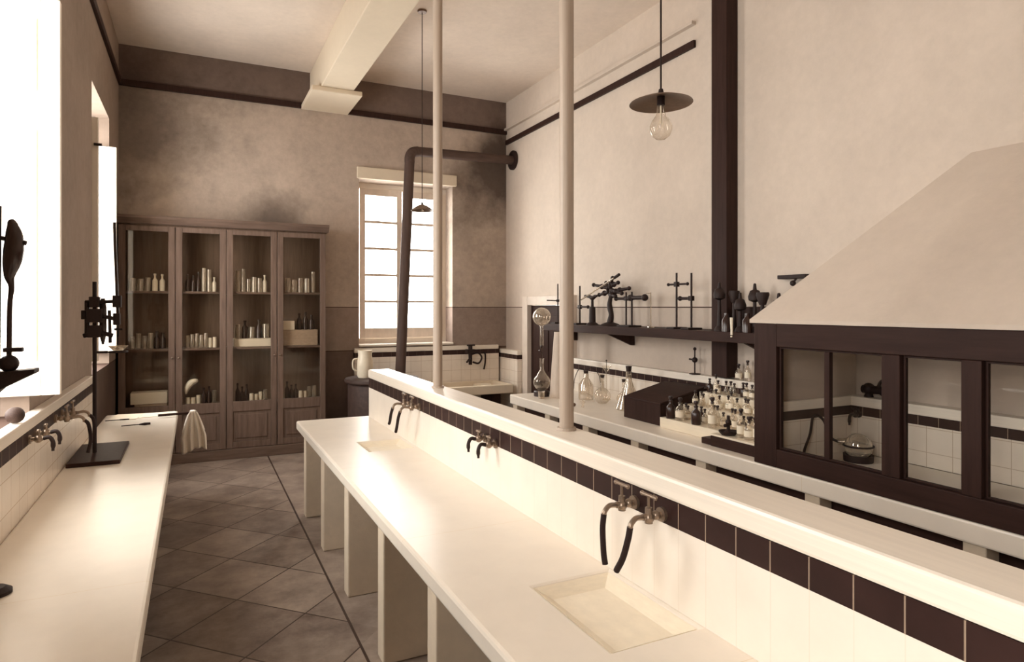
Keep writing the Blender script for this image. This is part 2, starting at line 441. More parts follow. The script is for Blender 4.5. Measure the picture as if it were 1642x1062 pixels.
# picture rails, tile dado, beam, post
struct('trim_1', 'dark_wood', lambda b: bx(b, XL, XR, YB-.03, YB-.001, 4.37, 4.44), label='thin dark rail high on the end wall', cat='rail')
struct('trim_2', 'dark_wood', lambda b: bx(b, XR-.03, XR-.001, 4.5, YB-.031, 4.21, 4.275), label='dark rail high on the light side wall', cat='rail')
struct('trim_3', 'dark_wood', lambda b: bx(b, XL+.001, XL+.03, 4.2, YB-.031, 4.37, 4.44), label='dark rail high on the shaded window wall', cat='rail')
struct('trim_4', 'canopy', lambda b: bx(b, XR-.05, XR-.001, 4.5, YB-.031, 4.42, 4.45))
def beam(b):
    bx(b, 1.35, 1.74, YN, YB-.001, 4.42, ZC-.001)
    prism(b, [(7.62, 4.42), (YB-.001, 4.42), (YB-.001, 4.36), (7.62, 4.36)], 0, 1.24, 1.84)
struct('ceiling_beam', 'whitewash', beam, label='broad whitewashed ceiling beam on a corbel', cat='beam', bevel=.01)
struct('pillar', 'dark_wood', lambda b: bx(b, XR-.13, XR-.001, 4.0, 4.175, 1.2, ZC-.001), label='dark wooden post against the side wall above the bottles', cat='post', bevel=.006)

def dado(name, faces, tile, stripe, zt, zc, zs0, label):
    root = thing(name, label, 'tiled dado', (0, 0, 0)); root['kind'] = 'structure'
    q = part(root)
    q('wall_tiling', tile, lambda b: [bx(b, *f, 0, zs0) for f in faces])
    q('dark_band', stripe, lambda b: [bx(b, *f, zs0, zc) for f in faces])
    q('ledge', 'marble', lambda b: [bx(b, *f, zc, zt) for f in faces], .006)
dado('trim_5', [(XL+.001, -.74, YN+.001, 5.97)], 'wall_tile', 'black_tile', 1.25, 1.19, 1.125, 'white tiled dado with dark band behind the window bench')
dado('trim_6', [(1.92, 4.05, 8.395, YB-.001)], 'wall_tile', 'black_tile_x', 1.25, 1.19, 1.125, 'white tiled dado with dark band behind the corner sink')
dado('trim_7', [(4.1, XR-.001, 3.05, DY0-.101)], 'wall_tile', 'black_tile', 1.19, 1.125, 1.065, 'white tiled dado with dark band behind the bottles')
dado('trim_8', [(4.08, XR-.001, DY1+.14, YB-.001)], 'wall_tile', 'black_tile', 1.19, 1.13, 1.07, 'short white tiled dado between doorway and corner')

# ------------------------------------------------------------------ island bench
ib = thing('island_bench', 'long white island bench with raised centre ledge and square piers', 'laboratory bench', (1.5, 3, 0))
p = part(ib)
IY0, IY1 = -1.2, 5.715
p('worktop', 'bench', lambda b: holed_slab(b, [.797, 1.085, 1.405, 2.21], [IY0, 1.5, 1.965, 4.28, 4.62, IY1], {(1, 1), (1, 3)}, .735, .81), .014)
for ya, yb in ((1.5, 1.965), (4.28, 4.62)):
    def basin(b):
        x0, x1, z0, z1 = 1.086, 1.404, .765, .805
        ins = .05
        o4 = [(x0, ya+.001), (x1, ya+.001), (x1, yb-.001), (x0, yb-.001)]; i4 = [(x0+ins, ya+ins), (x1-ins, ya+ins), (x1-ins, yb-ins), (x0+ins, yb-ins)]
        A = [b.verts.new((x, y, z1)) for x, y in o4]; B = [b.verts.new((x, y, z0+.01)) for x, y in i4]; D = [b.verts.new((x, y, z0-.01)) for x, y in o4]
        for k in range(4):
            b.faces.new((A[k], A[(k+1) % 4], B[(k+1) % 4], B[k])); b.faces.new((D[k], D[(k+1) % 4], A[(k+1) % 4], A[k]))
        b.faces.new(B); b.faces.new(D)
    p('sink_basin', 'ceramic', basin)
p('upstand', 'spine_tile', lambda b: bx(b, 1.425, 1.615, IY0+.3, 5.66, .8105, 1.075))
p('dark_band', 'black_tile', lambda b: bx(b, 1.424, 1.616, IY0+.3, 5.661, 1.0755, 1.160))
p('ledge', 'marble', lambda b: bx(b, 1.418, 1.622, IY0+.3, 5.668, 1.1605, 1.236), .012)
for y in (5.56, 4.74, 3.92, 3.105, 2.335, 1.55, .75, -.05, -.9):
    p('pier', 'pier_plaster', lambda b: (bx(b, .855, 1.35, y, y+.11, 0, .7345), bx(b, 1.35, 1.68, y+.02, y+.09, 0, .7345), bx(b, 1.68, 2.16, y, y+.11, 0, .7345)), .008)
p('cupboard_back', 'dark_wood', lambda b: bx(b, 1.48, 1.56, -.8, 5.5, .02, .72)) if False else None

# tall poles on the ledge
for (x, y, r, lab) in ((1.545, 4.19, .033, 'cream iron pole on the island ledge in front of the bright window'), (1.548, 2.49, .033, 'cream iron pole on the island ledge near the shelf of retort stands')):
    t = thing('support_pole', lab, 'pole', (x, y, 1.2365), group=None)
    q = part(t, False)
    q('shaft', 'cream_pole', lambda b: tube(b, [(0, 0, .012), (0, 0, ZC-1.2365-.03)], r, 20), smooth=40)
    q('base_collar', 'cream_pole', lambda b: lathe(b, [(0, 0), (r+.012, 0), (r+.01, .012), (0, .012)], seg=20))
    q('top_flange', 'cream_pole', lambda b: lathe(b, [(0, 0), (r+.03, 0), (r+.03, .025), (0, .025)], (0, 0, ZC-1.2365-.028), 20))

# ------------------------------------------------------------------ taps
def tap_with_hose(name, loc, label, hose_pts, rotz=0, group=None):
    """local frame: x = out from the wall, z up"""
    t = thing(name, label, 'tap', loc, rotz, group)
    q = part(t, False)
    q('flange', 'brass', lambda b: tube(b, [(0, 0, 0), (.012, 0, 0)], .024, 14), smooth=40)
    q('valve_body', 'brass', lambda b: (tube(b, [(.012, 0, 0), (.085, 0, 0)], .011, 10), tube(b, [(.06, 0, -.022), (.06, 0, .03)], [.014, .012], 10), sphere(b, (.06, 0, -.004), .019, 10), sphere(b, (.03, 0, 0), .016, 10)), smooth=50)
    h = q('valve_stem', 'brass', lambda b: tube(b, [(.06, 0, .03), (.06, 0, .068)], .005, 8), smooth=40)
    hd = sub('handle', lambda b: (tube(b, [(.06, -.034, .07), (.06, .034, .07)], [.006, .006], 8), sphere(b, (.06, -.034, .07), .008, 8), sphere(b, (.06, .034, .07), .008, 8)), 'brass', h, 0, 50, False)
    q('spout', 'brass', lambda b: tube(b, curve_pts([(.085, 0, 0), (.12, .008, .004), (.142, .012, -.012), (.145, .012, -.03)], 4), .009, 10), smooth=60)
    if hose_pts: q('hose', 'rubber', lambda b: tube(b, curve_pts(hose_pts, 6), .0105, 10), smooth=60)
    return t
tap_with_hose('gas_tap', (1.4235, 1.826, 1.105), 'brass gas tap with straight black hose, first of the front pair on the island', [(.145, .012, -.02), (.150, .012, -.07), (.148, .015, -.15), (.145, .02, -.19)], PI)
tap_with_hose('gas_tap', (1.4235, 1.680, 1.105), 'brass gas tap with slanting black hose, beside the straight hosed one', [(.145, .012, -.02), (.148, .005, -.06), (.15, -.02, -.13), (.15, -.055, -.185)], PI)
tap_with_hose('gas_tap', (1.4235, 4.40, 1.105), 'far brass tap with drooping hose at the island end by the stove', [(.145, .012, -.02), (.150, -.02, -.07), (.15, -.05, -.13), (.15, -.07, -.15)], PI)
tap_with_hose('gas_tap', (1.4235, 4.22, 1.105), 'brass tap with longer hose next to the island end tap', [(.145, .012, -.02), (.150, -.02, -.07), (.15, -.05, -.13), (.15, -.08, -.18)], PI)
def bib_tap(name, loc, label, rotz=0, mat='brass'):
    t = thing(name, label, 'tap', loc, rotz); q = part(t, False)
    q('flange', mat, lambda b: tube(b, [(0, 0, 0), (.01, 0, 0)], .022, 14), smooth=40)
    q('valve_body', mat, lambda b: (tube(b, [(.01, 0, 0), (.06, 0, 0)], .011, 10), sphere(b, (.04, 0, 0), .02, 10), tube(b, [(.04, 0, 0), (.04, 0, .035)], .009, 8)), smooth=50)
    q('handle', mat, lambda b: (tube(b, [(.04, -.028, .038), (.04, .028, .038)], .006, 8), sphere(b, (.04, 0, .038), .01, 8)), smooth=50)
    q('spout', 'iron', lambda b: tube(b, curve_pts([(.06, 0, 0), (.085, 0, .004), (.1, 0, -.02), (.1, 0, -.065)], 4), [.010]*9+[.011, .011, .007, .007], 8), smooth=60)
    return t
bib_tap('water_tap', (1.4235, 3.115, 1.092), 'small brass nozzle tap midway along the island, by the nearer pole', PI)
bib_tap('water_tap', (1.4235, 2.985, 1.086), 'small brass nozzle tap just before its twin midway along the island', PI)
bib_tap('water_tap', (1.50, 5.6625, 1.09), 'brass tap on the end face of the island ledge', PI/2)

# ------------------------------------------------------------------ window bench and what is on it
lb = thing('window_bench', 'long white bench under the windows along the shaded wall', 'laboratory bench', (-.45, 3, 0))
p = part(lb)
p('worktop', 'bench', lambda b: bx(b, -.7395, -.148, YN+.3, 6.74, .735, .81), .012)
for y in (6.3, 5.2, 4.1, 3.0, 1.9, .8, -.3):
    p('pier', 'pier_plaster', lambda b: bx(b, -.738, -.26, y, y+.1, 0, .7345), .006)
p('cupboard_front', 'dark_wood', lambda b: [bx(b, -.29, -.265, y+.102, y+1.098, .06, .733) for y in (5.2, 4.1, 3.0, 1.9, .8, -.3)])

tap_with_hose('gas_tap', (-.741, 4.62, 1.15), 'iron tap with curved hose over the window bench, beside the retort stand', [(.145, .012, -.02), (.165, .02, -.05), (.17, .03, -.12), (.165, .035, -.2)], 0)
tap_with_hose('gas_tap', (-.741, 4.42, 1.15), 'iron tap with shorter hose over the window bench, second from the retort stand', [(.145, .012, -.02), (.165, .02, -.05), (.175, .03, -.14), (.16, .04, -.22)], 0)
bib_tap('water_tap', (-.741, 3.95, 1.15), 'small brass water tap on the dark band under the nearer shutter')
bib_tap('water_tap', (-.741, 3.78, 1.15), 'small brass water tap second in line under the nearer shutter')
o = tag(sub('stone_lump', lambda b: sphere(b, (-.77, 3.66, 1.2905), .04, 12, .98), 'stove_iron', None, 0, 60), 'dark rounded lump on the tiled ledge under the nearer shutter', 'weight')

# retort stand on a dark board
rs = thing('retort_stand', 'tall dark retort stand with clamps on a board on the window bench', 'retort stand', (-.6, 4.85, .8105))
p = part(rs)
p('base_board', 'dark_wood', lambda b: bx(b, -.72, -.43, 4.62, 5.25, .8105, .836), .004)
p('rod', 'iron', lambda b: tube(b, [(-.605, 4.93, .836), (-.605, 4.93, 1.97)], .0125, 10), smooth=40)
p('clamp', 'iron', lambda b: (bx(b, -.635, -.575, 4.90, 4.96, 1.80, 1.87), tube(b, [(-.575, 4.93, 1.835), (-.49, 4.92, 1.84)], .012, 8), bx(b, -.50, -.45, 4.89, 4.95, 1.80, 1.88), tube(b, [(-.66, 4.93, 1.84), (-.60, 4.93, 1.84)], .008, 8)), .004)
p('clamp', 'iron', lambda b: (bx(b, -.65, -.56, 4.895, 4.965, 1.70, 1.79), tube(b, [(-.56, 4.93, 1.74), (-.48, 4.95, 1.72)], .014, 8), bx(b, -.50, -.46, 4.92, 4.98, 1.68, 1.76), bx(b, -.68, -.65, 4.91, 4.95, 1.72, 1.78)), .004)
p('clamp', 'iron', lambda b: (bx(b, -.645, -.565, 4.90, 4.96, 1.60, 1.68), tube(b, [(-.60, 4.93, 1.63), (-.67, 4.93, 1.61)], .016, 8), tube(b, [(-.57, 4.93, 1.63), (-.50, 4.93, 1.61)], .016, 8)), .004)
p('hanging_tube', 'brown_glass', lambda b: (tube(b, [(-.56, 4.95, 1.86), (-.56, 4.95, 1.80), (-.56, 4.95, 1.62), (-.56, 4.95, 1.55)], [.012, .022, .022, .006], 10), tube(b, [(-.65, 4.95, 1.84), (-.65, 4.95, 1.60)], .016, 8), tube(b, [(-.525, 4.97, 1.78), (-.52, 4.97, 1.56)], .010, 8)), smooth=60)
p('ring', 'iron', lambda b: (tube(b, [(-.605, 4.93, 1.50), (-.53, 4.93, 1.50)], .008, 8), tube(b, [(-.47+.055*math.cos(k*PI/10), 4.93+.055*math.sin(k*PI/10), 1.50) for k in range(21)], .006, 6)), smooth=60)
t = thing('burette', 'dark glass burette held upright in front of the far shutter', 'burette', (-.475, 4.95, 1.50)); q = part(t)
q('tube', 'brown_glass', lambda b: tube(b, curve_pts([(-.498, 5.0, 2.38), (-.497, 5.0, 2.31), (-.485, 5.0, 1.95), (-.476, 5.0, 1.70)], 5), .010, 8), smooth=60)
q('stopcock', 'iron', lambda b: (tube(b, [(-.476, 5.0, 1.70), (-.476, 5.0, 1.60)], .005, 6), tube(b, [(-.50, 5.0, 1.65), (-.45, 5.0, 1.65)], .008, 6)))
t = tag(sub('evaporating_dish', lambda b: lathe(b, [(0, 0), (.03, .003), (.056, .03), (.06, .034), (.052, .03), (.028, .008), (0, .006)], (-.47, 4.93, 1.5065), 20), 'smoke', None, 0, 50), 'round glass dish resting in the ring of the tall retort stand', 'dish')

# the dark curved apparatus cut by the edge
t = thing('condenser_stand', 'dark iron stand carrying a swollen glass retort against the nearer white shutter', 'retort stand', (-.62, 2.7, .8105)); q = part(t)
q('base', 'iron', lambda b: lathe(b, [(0, 0), (.05, 0), (.05, .012), (.03, .025), (0, .025)], (-.625, 2.70, .8105), 20))
q('rod', 'iron', lambda b: tube(b, [(-.625, 2.70, .83), (-.615, 2.70, 2.15)], .010, 8), smooth=40)
q('shelf_bracket', 'iron', lambda b: (prism(b, [(-.66, 1.575), (-.505, 1.585), (-.505, 1.57), (-.60, 1.52), (-.66, 1.46)], 1, 2.66, 2.74), sphere(b, (-.585, 2.70, 1.605), .03, 10), bx(b, -.60, -.545, 2.685, 2.715, 1.645, 1.66)), .003, 50)
q('retort', 'brown_glass', lambda b: tube(b, curve_pts([(-.585, 2.70, 1.63), (-.583, 2.70, 1.80), (-.578, 2.70, 1.87), (-.584, 2.70, 1.91), (-.575, 2.70, 1.97), (-.57, 2.70, 2.03), (-.574, 2.70, 2.08), (-.58, 2.70, 2.105)], 4), [.008]*4+[.008, .008, .008, .009]+[.009, .01, .012, .014]+[.017, .02, .024, .027]+[.029, .03, .031, .03]+[.029, .027, .025, .022]+[.018, .016, .014, .012, .008], 12), smooth=70)
q('clip', 'iron', lambda b: (tube(b, [(-.61, 2.70, 2.04), (-.555, 2.70, 2.03), (-.535, 2.70, 2.025)], .008, 8)))

# papers, utensils, towel
for k, (cx, cy, rz, w, h, lab) in enumerate(((-.33, 6.58, .1, .34, .24, 'white paper sheet at the end of the window bench, overhanging its corner'), (-.56, 6.55, -.15, .22, .3, 'white paper sheet lying flush beside the wall on the window bench'))):
    b = bmesh.new(); bx(b, -w/2, w/2, -h/2, h/2, 0, .003 + .002*k)
    bmesh.ops.rotate(b, verts=b.verts, cent=(0, 0, 0), matrix=Matrix.Rotation(rz, 3, 'Z')); bmesh.ops.translate(b, verts=b.verts, vec=(cx, cy, .8112+.0005*k))
    tag(obj('paper_sheet', b, 'paper'), lab, 'paper')
def utensil(name, a, c, lab, blade):
    t = thing(name, lab, 'spatula', (a[0], a[1], .8112)); q = part(t)
    a = Vector(a); c = Vector(c); m = a.lerp(c, .6)
    q('shaft', 'iron', lambda b: tube(b, [a, m], .004, 6)); q('blade', 'iron', lambda b: tube(b, [m, m.lerp(c, .5), c], [.005, blade, blade*.8], 8))
utensil('spatula', (-.55, 6.0, .824), (-.34, 6.03, .824), 'dark spatula with a wide head on the window bench, nearer of two', .012)
utensil('spatula', (-.70, 6.33, .824), (-.52, 6.34, .824), 'slim dark spatula lying beside the paper by the wall', .006)
o = tag(sub('wooden_rod', lambda b: tube(b, [(-.30, 6.38, .834), (.01, 6.414, .834)], .011, 8), 'dark_wood', None), 'dark wooden rod sticking out over the window bench corner under the towel', 'rod')
def towel(b):
    n, m = 22, 16
    g = []
    for i in range(n+1):
        u = i/n; row = []
        for j in range(m+1):
            v = j/m; s = (v-.5)
            w = .04+.17*min(1, u*1.6)**.7 if u > 0 else .04
            x = -.02+s*w+.012*u; z = .851-.34*u-.05*abs(s)*u+.02*math.sin(s*5)*u
            y = 6.397-.018-.02*u+.022*math.sin(s*22+1)*min(1, u*2)
            row.append((x, y, z))
        g.append(row)
    back = [[(x, 6.455+.02*i/n+.012*math.sin(k*1.3), max(z, .62)) for k, (x, y, z) in enumerate(r)] for i, r in enumerate(g[:13])]
    rows = back[::-1]+[[(x, 6.415, .8545) for (x, y, z) in g[0]]]+g
    V = [[b.verts.new(p) for p in r] for r in rows]
    for r, s in zip(V, V[1:]):
        for k in range(m): b.faces.new((r[k], r[k+1], s[k+1], s[k]))
o = sub('hanging_towel', towel, 'cloth', None, 0, 80); tag(o, 'crumpled white towel hanging from the window bench corner', 'towel')
sm = o.modifiers.new('thick', 'SOLIDIFY'); sm.thickness = .004; sm.offset = 0

# ------------------------------------------------------------------ glazed cabinet
CX0, CX1, CY0, CY1, CZ = -.775, 1.49, 8.09, 8.44, 2.74
cb = thing('glazed_cabinet', 'tall brown wooden cabinet with four glazed doors full of bottles', 'cabinet', ((CX0+CX1)/2, (CY0+CY1)/2, 0))
p = part(cb)
p('plinth', 'cabinet_wood_x', lambda b: bx(b, CX0, CX1, CY0-.01, CY1, 0, .12), .006)
def carc(b):
    bx(b, CX0, CX0+.03, CY0+.03, CY1, .12, CZ); bx(b, CX1-.03, CX1, CY0+.03, CY1, .12, CZ)
    bx(b, CX0+.03, CX1-.03, CY1-.015, CY1, .12, CZ); bx(b, CX0+.03, CX1-.03, CY0+.03, CY1-.015, .12, .15); bx(b, CX0+.03, CX1-.03, CY0+.03, CY1-.015, CZ-.03, CZ)
p('carcass', 'cabinet_inside', carc)
p('cornice', 'cabinet_wood_x', lambda b: prism(b, [(CY0+.0, CZ), (CY0-.05, CZ+.06), (CY0-.05, CZ+.09), (CY1, CZ+.09), (CY1, CZ)], 0, CX0-.01, CX1+.035), .004)
for z in (.62, 1.30, 1.96):
    p('shelf', 'cabinet_wood_x', lambda b: bx(b, CX0+.031, CX1-.031, CY0+.036, CY1-.016, z, z+.025))
DX = (CX0, -.205, .335, .905, CX1)
for i in range(4):
    a, c = DX[i]+.004, DX[i+1]-.004
    st = .068
    def dr(b):
        bx(b, a, a+st, CY0, CY0+.028, .125, CZ-.02); bx(b, c-st, c, CY0, CY0+.028, .125, CZ-.02)
        bx(b, a+st, c-st, CY0, CY0+.028, .125, .20); bx(b, a+st, c-st, CY0, CY0+.028, CZ-.08, CZ-.02); bx(b, a+st, c-st, CY0, CY0+.028, .56, .68)
    d = p('door', 'cabinet_wood', dr, .004)
    p('pane', 'cab_pane', lambda b: bx(b, a+st, c-st, CY0+.012, CY0+.015, .68, CZ-.08), under=d)
    p('panel', 'cabinet_wood', lambda b: (bx(b, a+st, c-st, CY0+.012, CY0+.02, .20, .56), bx(b, a+st+.04, c-st-.04, CY0+.004, CY0+.012, .24, .52)), .004, under=d)
    hx = c-.03 if i % 2 == 0 else a+.03
    p('knob', 'brass', lambda b: sphere(b, (hx, CY0-.012, 1.22), .012, 8), under=d)

def mini_bottle(name, mat, r, h, neck):
    b = bmesh.new()
    if neck: lathe(b, [(0, 0), (r, 0), (r, h*.6), (r*.38, h*.74), (r*.36, h*.9), (r*.5, h*.9), (r*.5, h), (0, h)], seg=12)
    else: lathe(b, [(0, 0), (r, 0), (r, h*.84), (r*.86, h*.86), (r*.86, h*.9), (r*.95, h*.9), (r*.95, h), (0, h)], seg=12)
    return obj(name, b, mat, None, 0, 40)
protos = {}
def shelf_item(kind, x, y, z, label, group, room=.08):
    spec = {'pale bottle': ('ceramic', .034, .20, True), 'dark bottle': ('brown_glass', .04, .21, True), 'clear jar': ('smoke', .04, .16, False), 'tall cylinder': ('smoke', .026, .27, False),
            'squat white jar': ('ceramic', .038, .11, False)}[kind]
    nm = 'bottle' if 'bottle' in kind else ('jar' if 'jar' in kind else 'measuring_cylinder')
    if kind not in protos:
        o = mini_bottle(nm, *spec); protos[kind] = o
    else:
        o = protos[kind].copy(); C.objects.link(o)
    s = min(random.uniform(.85, 1.12), room*.46/spec[1]); o.scale = (s, s, random.uniform(.85, 1.15)); o.location = (x, y, z); tag(o, label, 'bottle' if nm == 'bottle' else nm.replace('_', ' '), group)
    return o
door_w = ('first glazed door from the window wall', 'second glazed door from the window wall', 'third glazed door from the window wall', 'fourth glazed door, beside the bare wall')
shelf_w = {.645: 'bottom shelf', 1.325: 'middle shelf', 1.985: 'upper shelf'}
plan = {(0, 1.985): ['clear jar']*3+['pale bottle']*2, (0, 1.325): ['clear jar']*4+['dark bottle']*2,
        (1, 1.985): ['dark bottle']*3+['tall cylinder']*2+['pale bottle'], (1, 1.325): ['clear jar']*5+['squat white jar']*2, (1, .645): ['squat white jar']*3+['dark bottle']*2+['clear jar'],
        (2, 1.985): ['tall cylinder']*2+['clear jar']*3+['pale bottle'], (2, .645): ['dark bottle']*3+['squat white jar']*3+['clear jar']*1,
        (3, 1.985): ['clear jar']*4+['tall cylinder'], (3, .645): ['dark bottle']*3+['squat white jar']*2+['clear jar']*2}
for (i, z), kinds in plan.items():
    a, c = DX[i]+.10, DX[i+1]-.10
    n = len(kinds)
    for k, kd in enumerate(kinds):
        x = a+(c-a)*(k+.5)/n
        shelf_item(kd, x, 8.19+.018*((k*7) % 3), z+.0005, '%s on the %s behind the %s' % (kd, shelf_w[z], door_w[i]), '%ss, %s, %s' % (kd, shelf_w[z], door_w[i]), (c-a)/n)
# boxes inside
def cbox(x0, x1, z0, z1, mat, lab, y0=8.16, y1=8.36):
    tag(sub('storage_box', lambda b: bx(b, x0, x1, y0, y1, z0+.0008, z1), mat, None, .004), lab, 'box')
cbox(.42, .85, 1.325, 1.42, 'paper', 'long white box on the middle shelf behind the third glazed door')
cbox(.97, 1.40, 1.325, 1.52, 'box_grey', 'deep pale box on the middle shelf behind the fourth glazed door')
cbox(.975, 1.12, 1.5205, 1.63, 'paper', 'small white box standing on the deep pale box')
cbox(-.62, -.29, .645, .70, 'box_grey', 'shallow grey box at the bottom of the first glazed bay')
cbox(-.66, -.29, .7005, .83, 'paper', 'white ledger stack lying on the shallow grey box in the first bay')
cbox(-.66, -.30, 1.52, 1.60, 'box_grey', 'flat grey box on the jars of the first glazed bay') if False else None
for k in range(5):
    shelf_item('dark bottle' if k % 2 else 'clear jar', .47+.08*k, 8.26, 1.4208, ('dark bottle' if k % 2 else 'clear jar')+' standing on the long white box in the third bay', ('dark bottles' if k % 2 else 'clear jars')+' on the long white box')
for k in range(3):
    shelf_item('dark bottle', 1.19+.075*k, 8.26, 1.5208, 'dark bottle standing on the deep pale box in the fourth bay', 'dark bottles on the deep pale box', .07)
t = tag(sub('plaster_cast', lambda b: tube(b, curve_pts([(-.10, 8.16, .79), (-.085, 8.16, .86), (-.04, 8.16, .92), (.03, 8.16, .945)], 4), [.012, .018, .024, .03, .034, .036, .037, .038, .038, .036, .032, .026, .014], 10), 'ceramic', None, 0, 70), 'white curved horn-like cast standing on a jar behind the second glazed door', 'cast')
t.location.z = .79

# ------------------------------------------------------------------ stove, pipe, sink
st = thing('stove', 'dark round iron stove between cabinet and window', 'stove', (2.12, 7.76, 0)); q = part(st, False)
q('body', 'stove_iron', lambda b: lathe(b, [(0, .06), (.40, .06), (.42, .12), (.42, .84), (.40, .87), (0, .87)], seg=36), smooth=35)
q('top_rim', 'stove_iron', lambda b: lathe(b, [(0, .871), (.45, .871), (.46, .885), (.46, .905), (.45, .92), (0, .92)], seg=36), smooth=35)
q('foot_ring', 'iron', lambda b: lathe(b, [(0, 0), (.44, 0), (.44, .04), (.41, .059), (0, .059)], seg=36), smooth=35)
q('door', 'iron', lambda b: bx(b, -.10, .10, -.445, -.405, .3, .55), .006)
sp = thing('stove_pipe', 'dark bent stove pipe rising past the bright window into the corner', 'stove pipe', (2.40, 7.95, .921)); q = part(sp)
q('upright_pipe', 'pipe_paint', lambda b: tube(b, [(2.405, 7.92, .928), (2.575, 8.06, 3.72)], .066, 20), smooth=40)
q('elbow', 'pipe_paint', lambda b: tube(b, curve_pts([(2.575, 8.06, 3.721), (2.58, 8.063, 3.80), (2.62, 8.07, 3.862), (2.70, 8.08, 3.885)], 6), .068, 20), smooth=50)
q('level_pipe', 'pipe_paint', lambda b: tube(b, [(2.701, 8.08, 3.885), (XR-.012, 8.2, 3.94)], .064, 20), smooth=40)
q('wall_collar', 'iron', lambda b: tube(b, [(XR-.03, 8.2, 3.94), (XR-.002, 8.2, 3.94)], .14, 24), smooth=40)
t = thing('enamel_jug', 'white enamel jug on the stove by the window', 'jug', (1.93, 7.86, .9205)); q = part(t, False)
q('body', 'ceramic', lambda b: lathe(b, [(0, 0), (.085, 0), (.10, .03), (.10, .2), (.085, .27), (.09, .34), (.08, .34), (.075, .27), (.085, .1), (0, .02)], seg=24), smooth=50)
q('handle', 'ceramic', lambda b: tube(b, curve_pts([(-.095, 0, .24), (-.15, 0, .22), (-.15, 0, .12), (-.10, 0, .08)], 5), .01, 8), smooth=60)

sk = thing('corner_sink', 'shallow stone sink slab under the tiled wall in the corner', 'sink', (3.5, 8.1, 0)); q = part(sk)
def slab(b):
    x0, x1, y0, y1 = 2.95, 3.99, 7.80, 8.394
    o4 = [(x0, y0), (x1, y0), (x1, y1), (x0, y1)]; k = .06; i4 = [(x0+k, y0+k), (x1-k, y0+k), (x1-k, y1-k), (x0+k, y1-k)]
    A = [b.verts.new((x, y, .735)) for x, y in o4]; I = [b.verts.new((x, y, .735)) for x, y in i4]; J = [b.verts.new((x, y, .665)) for x, y in i4]; D = [b.verts.new((x, y, .615)) for x, y in o4]
    for m in range(4):
        n = (m+1) % 4
        b.faces.new((A[m], A[n], I[n], I[m])); b.faces.new((I[m], I[n], J[n], J[m])); b.faces.new((D[m], D[n], A[n], A[m]))
    b.faces.new(J); b.faces.new(D)
q('basin', 'whitewash', slab, .012)
for x in (3.1, 3.76): q('support', 'dark_wood', lambda b: bx(b, x, x+.12, 7.98, 8.39, 0, .6145))
bt = thing('sink_tap', 'dark iron tap with coiled hose above the corner sink', 'tap', (3.55, 8.394, 1.14)); q = part(bt)
q('valve_body', 'iron', lambda b: (tube(b, [(3.56, 8.393, 1.15), (3.56, 8.30, 1.15)], .025, 10), tube(b, [(3.56, 8.31, 1.25), (3.56, 8.31, .98)], [.03, .026], 10), bx(b, 3.50, 3.62, 8.27, 8.35, 1.14, 1.2)), smooth=50)
q('spout', 'iron', lambda b: tube(b, curve_pts([(3.56, 8.31, 1.05), (3.52, 8.24, 1.07), (3.45, 8.18, 1.03)], 4), .014, 8), smooth=60)
q('hose', 'rubber', lambda b: tube(b, curve_pts([(3.57, 8.29, 1.13), (3.66, 8.27, 1.15), (3.72, 8.27, 1.08), (3.67, 8.27, 1.0), (3.58, 8.27, 1.02)], 6), .013, 8), smooth=60)
q('handle', 'iron', lambda b: tube(b, [(3.50, 8.29, 1.26), (3.62, 8.29, 1.26)], .012, 8))
tag(sub('hanging_hose', lambda b: tube(b, curve_pts([(3.80, 8.393, 1.14), (3.815, 8.36, 1.12), (3.81, 8.35, 1.0), (3.79, 8.35, .9)], 6), .012, 8), 'rubber', None, 0, 60), 'short dark hose hanging straight down from the band above the sink', 'hose')
tag(sub('soap_dish', lambda b: lathe(b, [(0, 0), (.1, 0), (.13, .05), (.12, .05), (.09, .015), (0, .015)], (3.66, 8.12, .666), 20), 'ceramic', None, 0, 40), 'pale shallow dish standing in the corner sink', 'dish')

# ------------------------------------------------------------------ pendant lamps
def pendant(loc, R, label, cone=1):
    t = thing('pendant_lamp', label, 'pendant lamp', loc); q = part(t, False); H = ZC-loc[2]
    q('cord', 'iron', lambda b: tube(b, [(0, 0, .06), (0, 0, H-.021)], .0045, 8))
    q('ceiling_rose', 'enamel', lambda b: lathe(b, [(0, H-.02), (.045, H-.02), (.05, H-.001), (0, H-.001)], seg=20))
    k = R/.145
    q('shade', 'enamel', lambda b: lathe(b, [(.018*k, .036*k), (.06*k, (.036-.008*cone)*k), (.11*k, (.036-.022*cone)*k), (.145*k, (.036-.036*cone)*k), (.147*k, (.032-.036*cone)*k), (.143*k, (.034-.036*cone)*k), (.108*k, (.036-.026*cone)*k), (.058*k, (.036-.014*cone)*k), (.018*k, .03*k)], seg=40), smooth=60)
    q('socket', 'iron', lambda b: lathe(b, [(0, .065*k), (.010*k, .065*k), (.013*k, .05*k), (.018*k, .04*k), (.018*k, -.012*k), (0, -.012*k)], seg=16), smooth=50)
    bl = q('bulb', 'thin_clear', lambda b: lathe(b, [(.017*k, -.013*k), (.019*k, -.04*k), (.024*k, -.06*k), (.042*k, -.085*k), (.052*k, -.11*k), (.052*k, -.13*k), (.042*k, -.155*k), (.022*k, -.172*k), (0, -.177*k)], seg=24), smooth=70)
    sub('filament_stem', lambda b: (tube(b, [(0, 0, -.013*k), (0, 0, -.1*k)], [.005*k, .003*k], 8), [tube(b, [(0, 0, -.07*k), (.02*k*math.cos(a), .02*k*math.sin(a), -.125*k)], .0012*k, 5) for a in (0, 2.1, 4.2)]), 'ceramic', bl, 0, 60, False)
pendant((2.0, 2.375, 2.77), .145, 'hanging lamp with flat metal shade and clear bulb near the dark post')
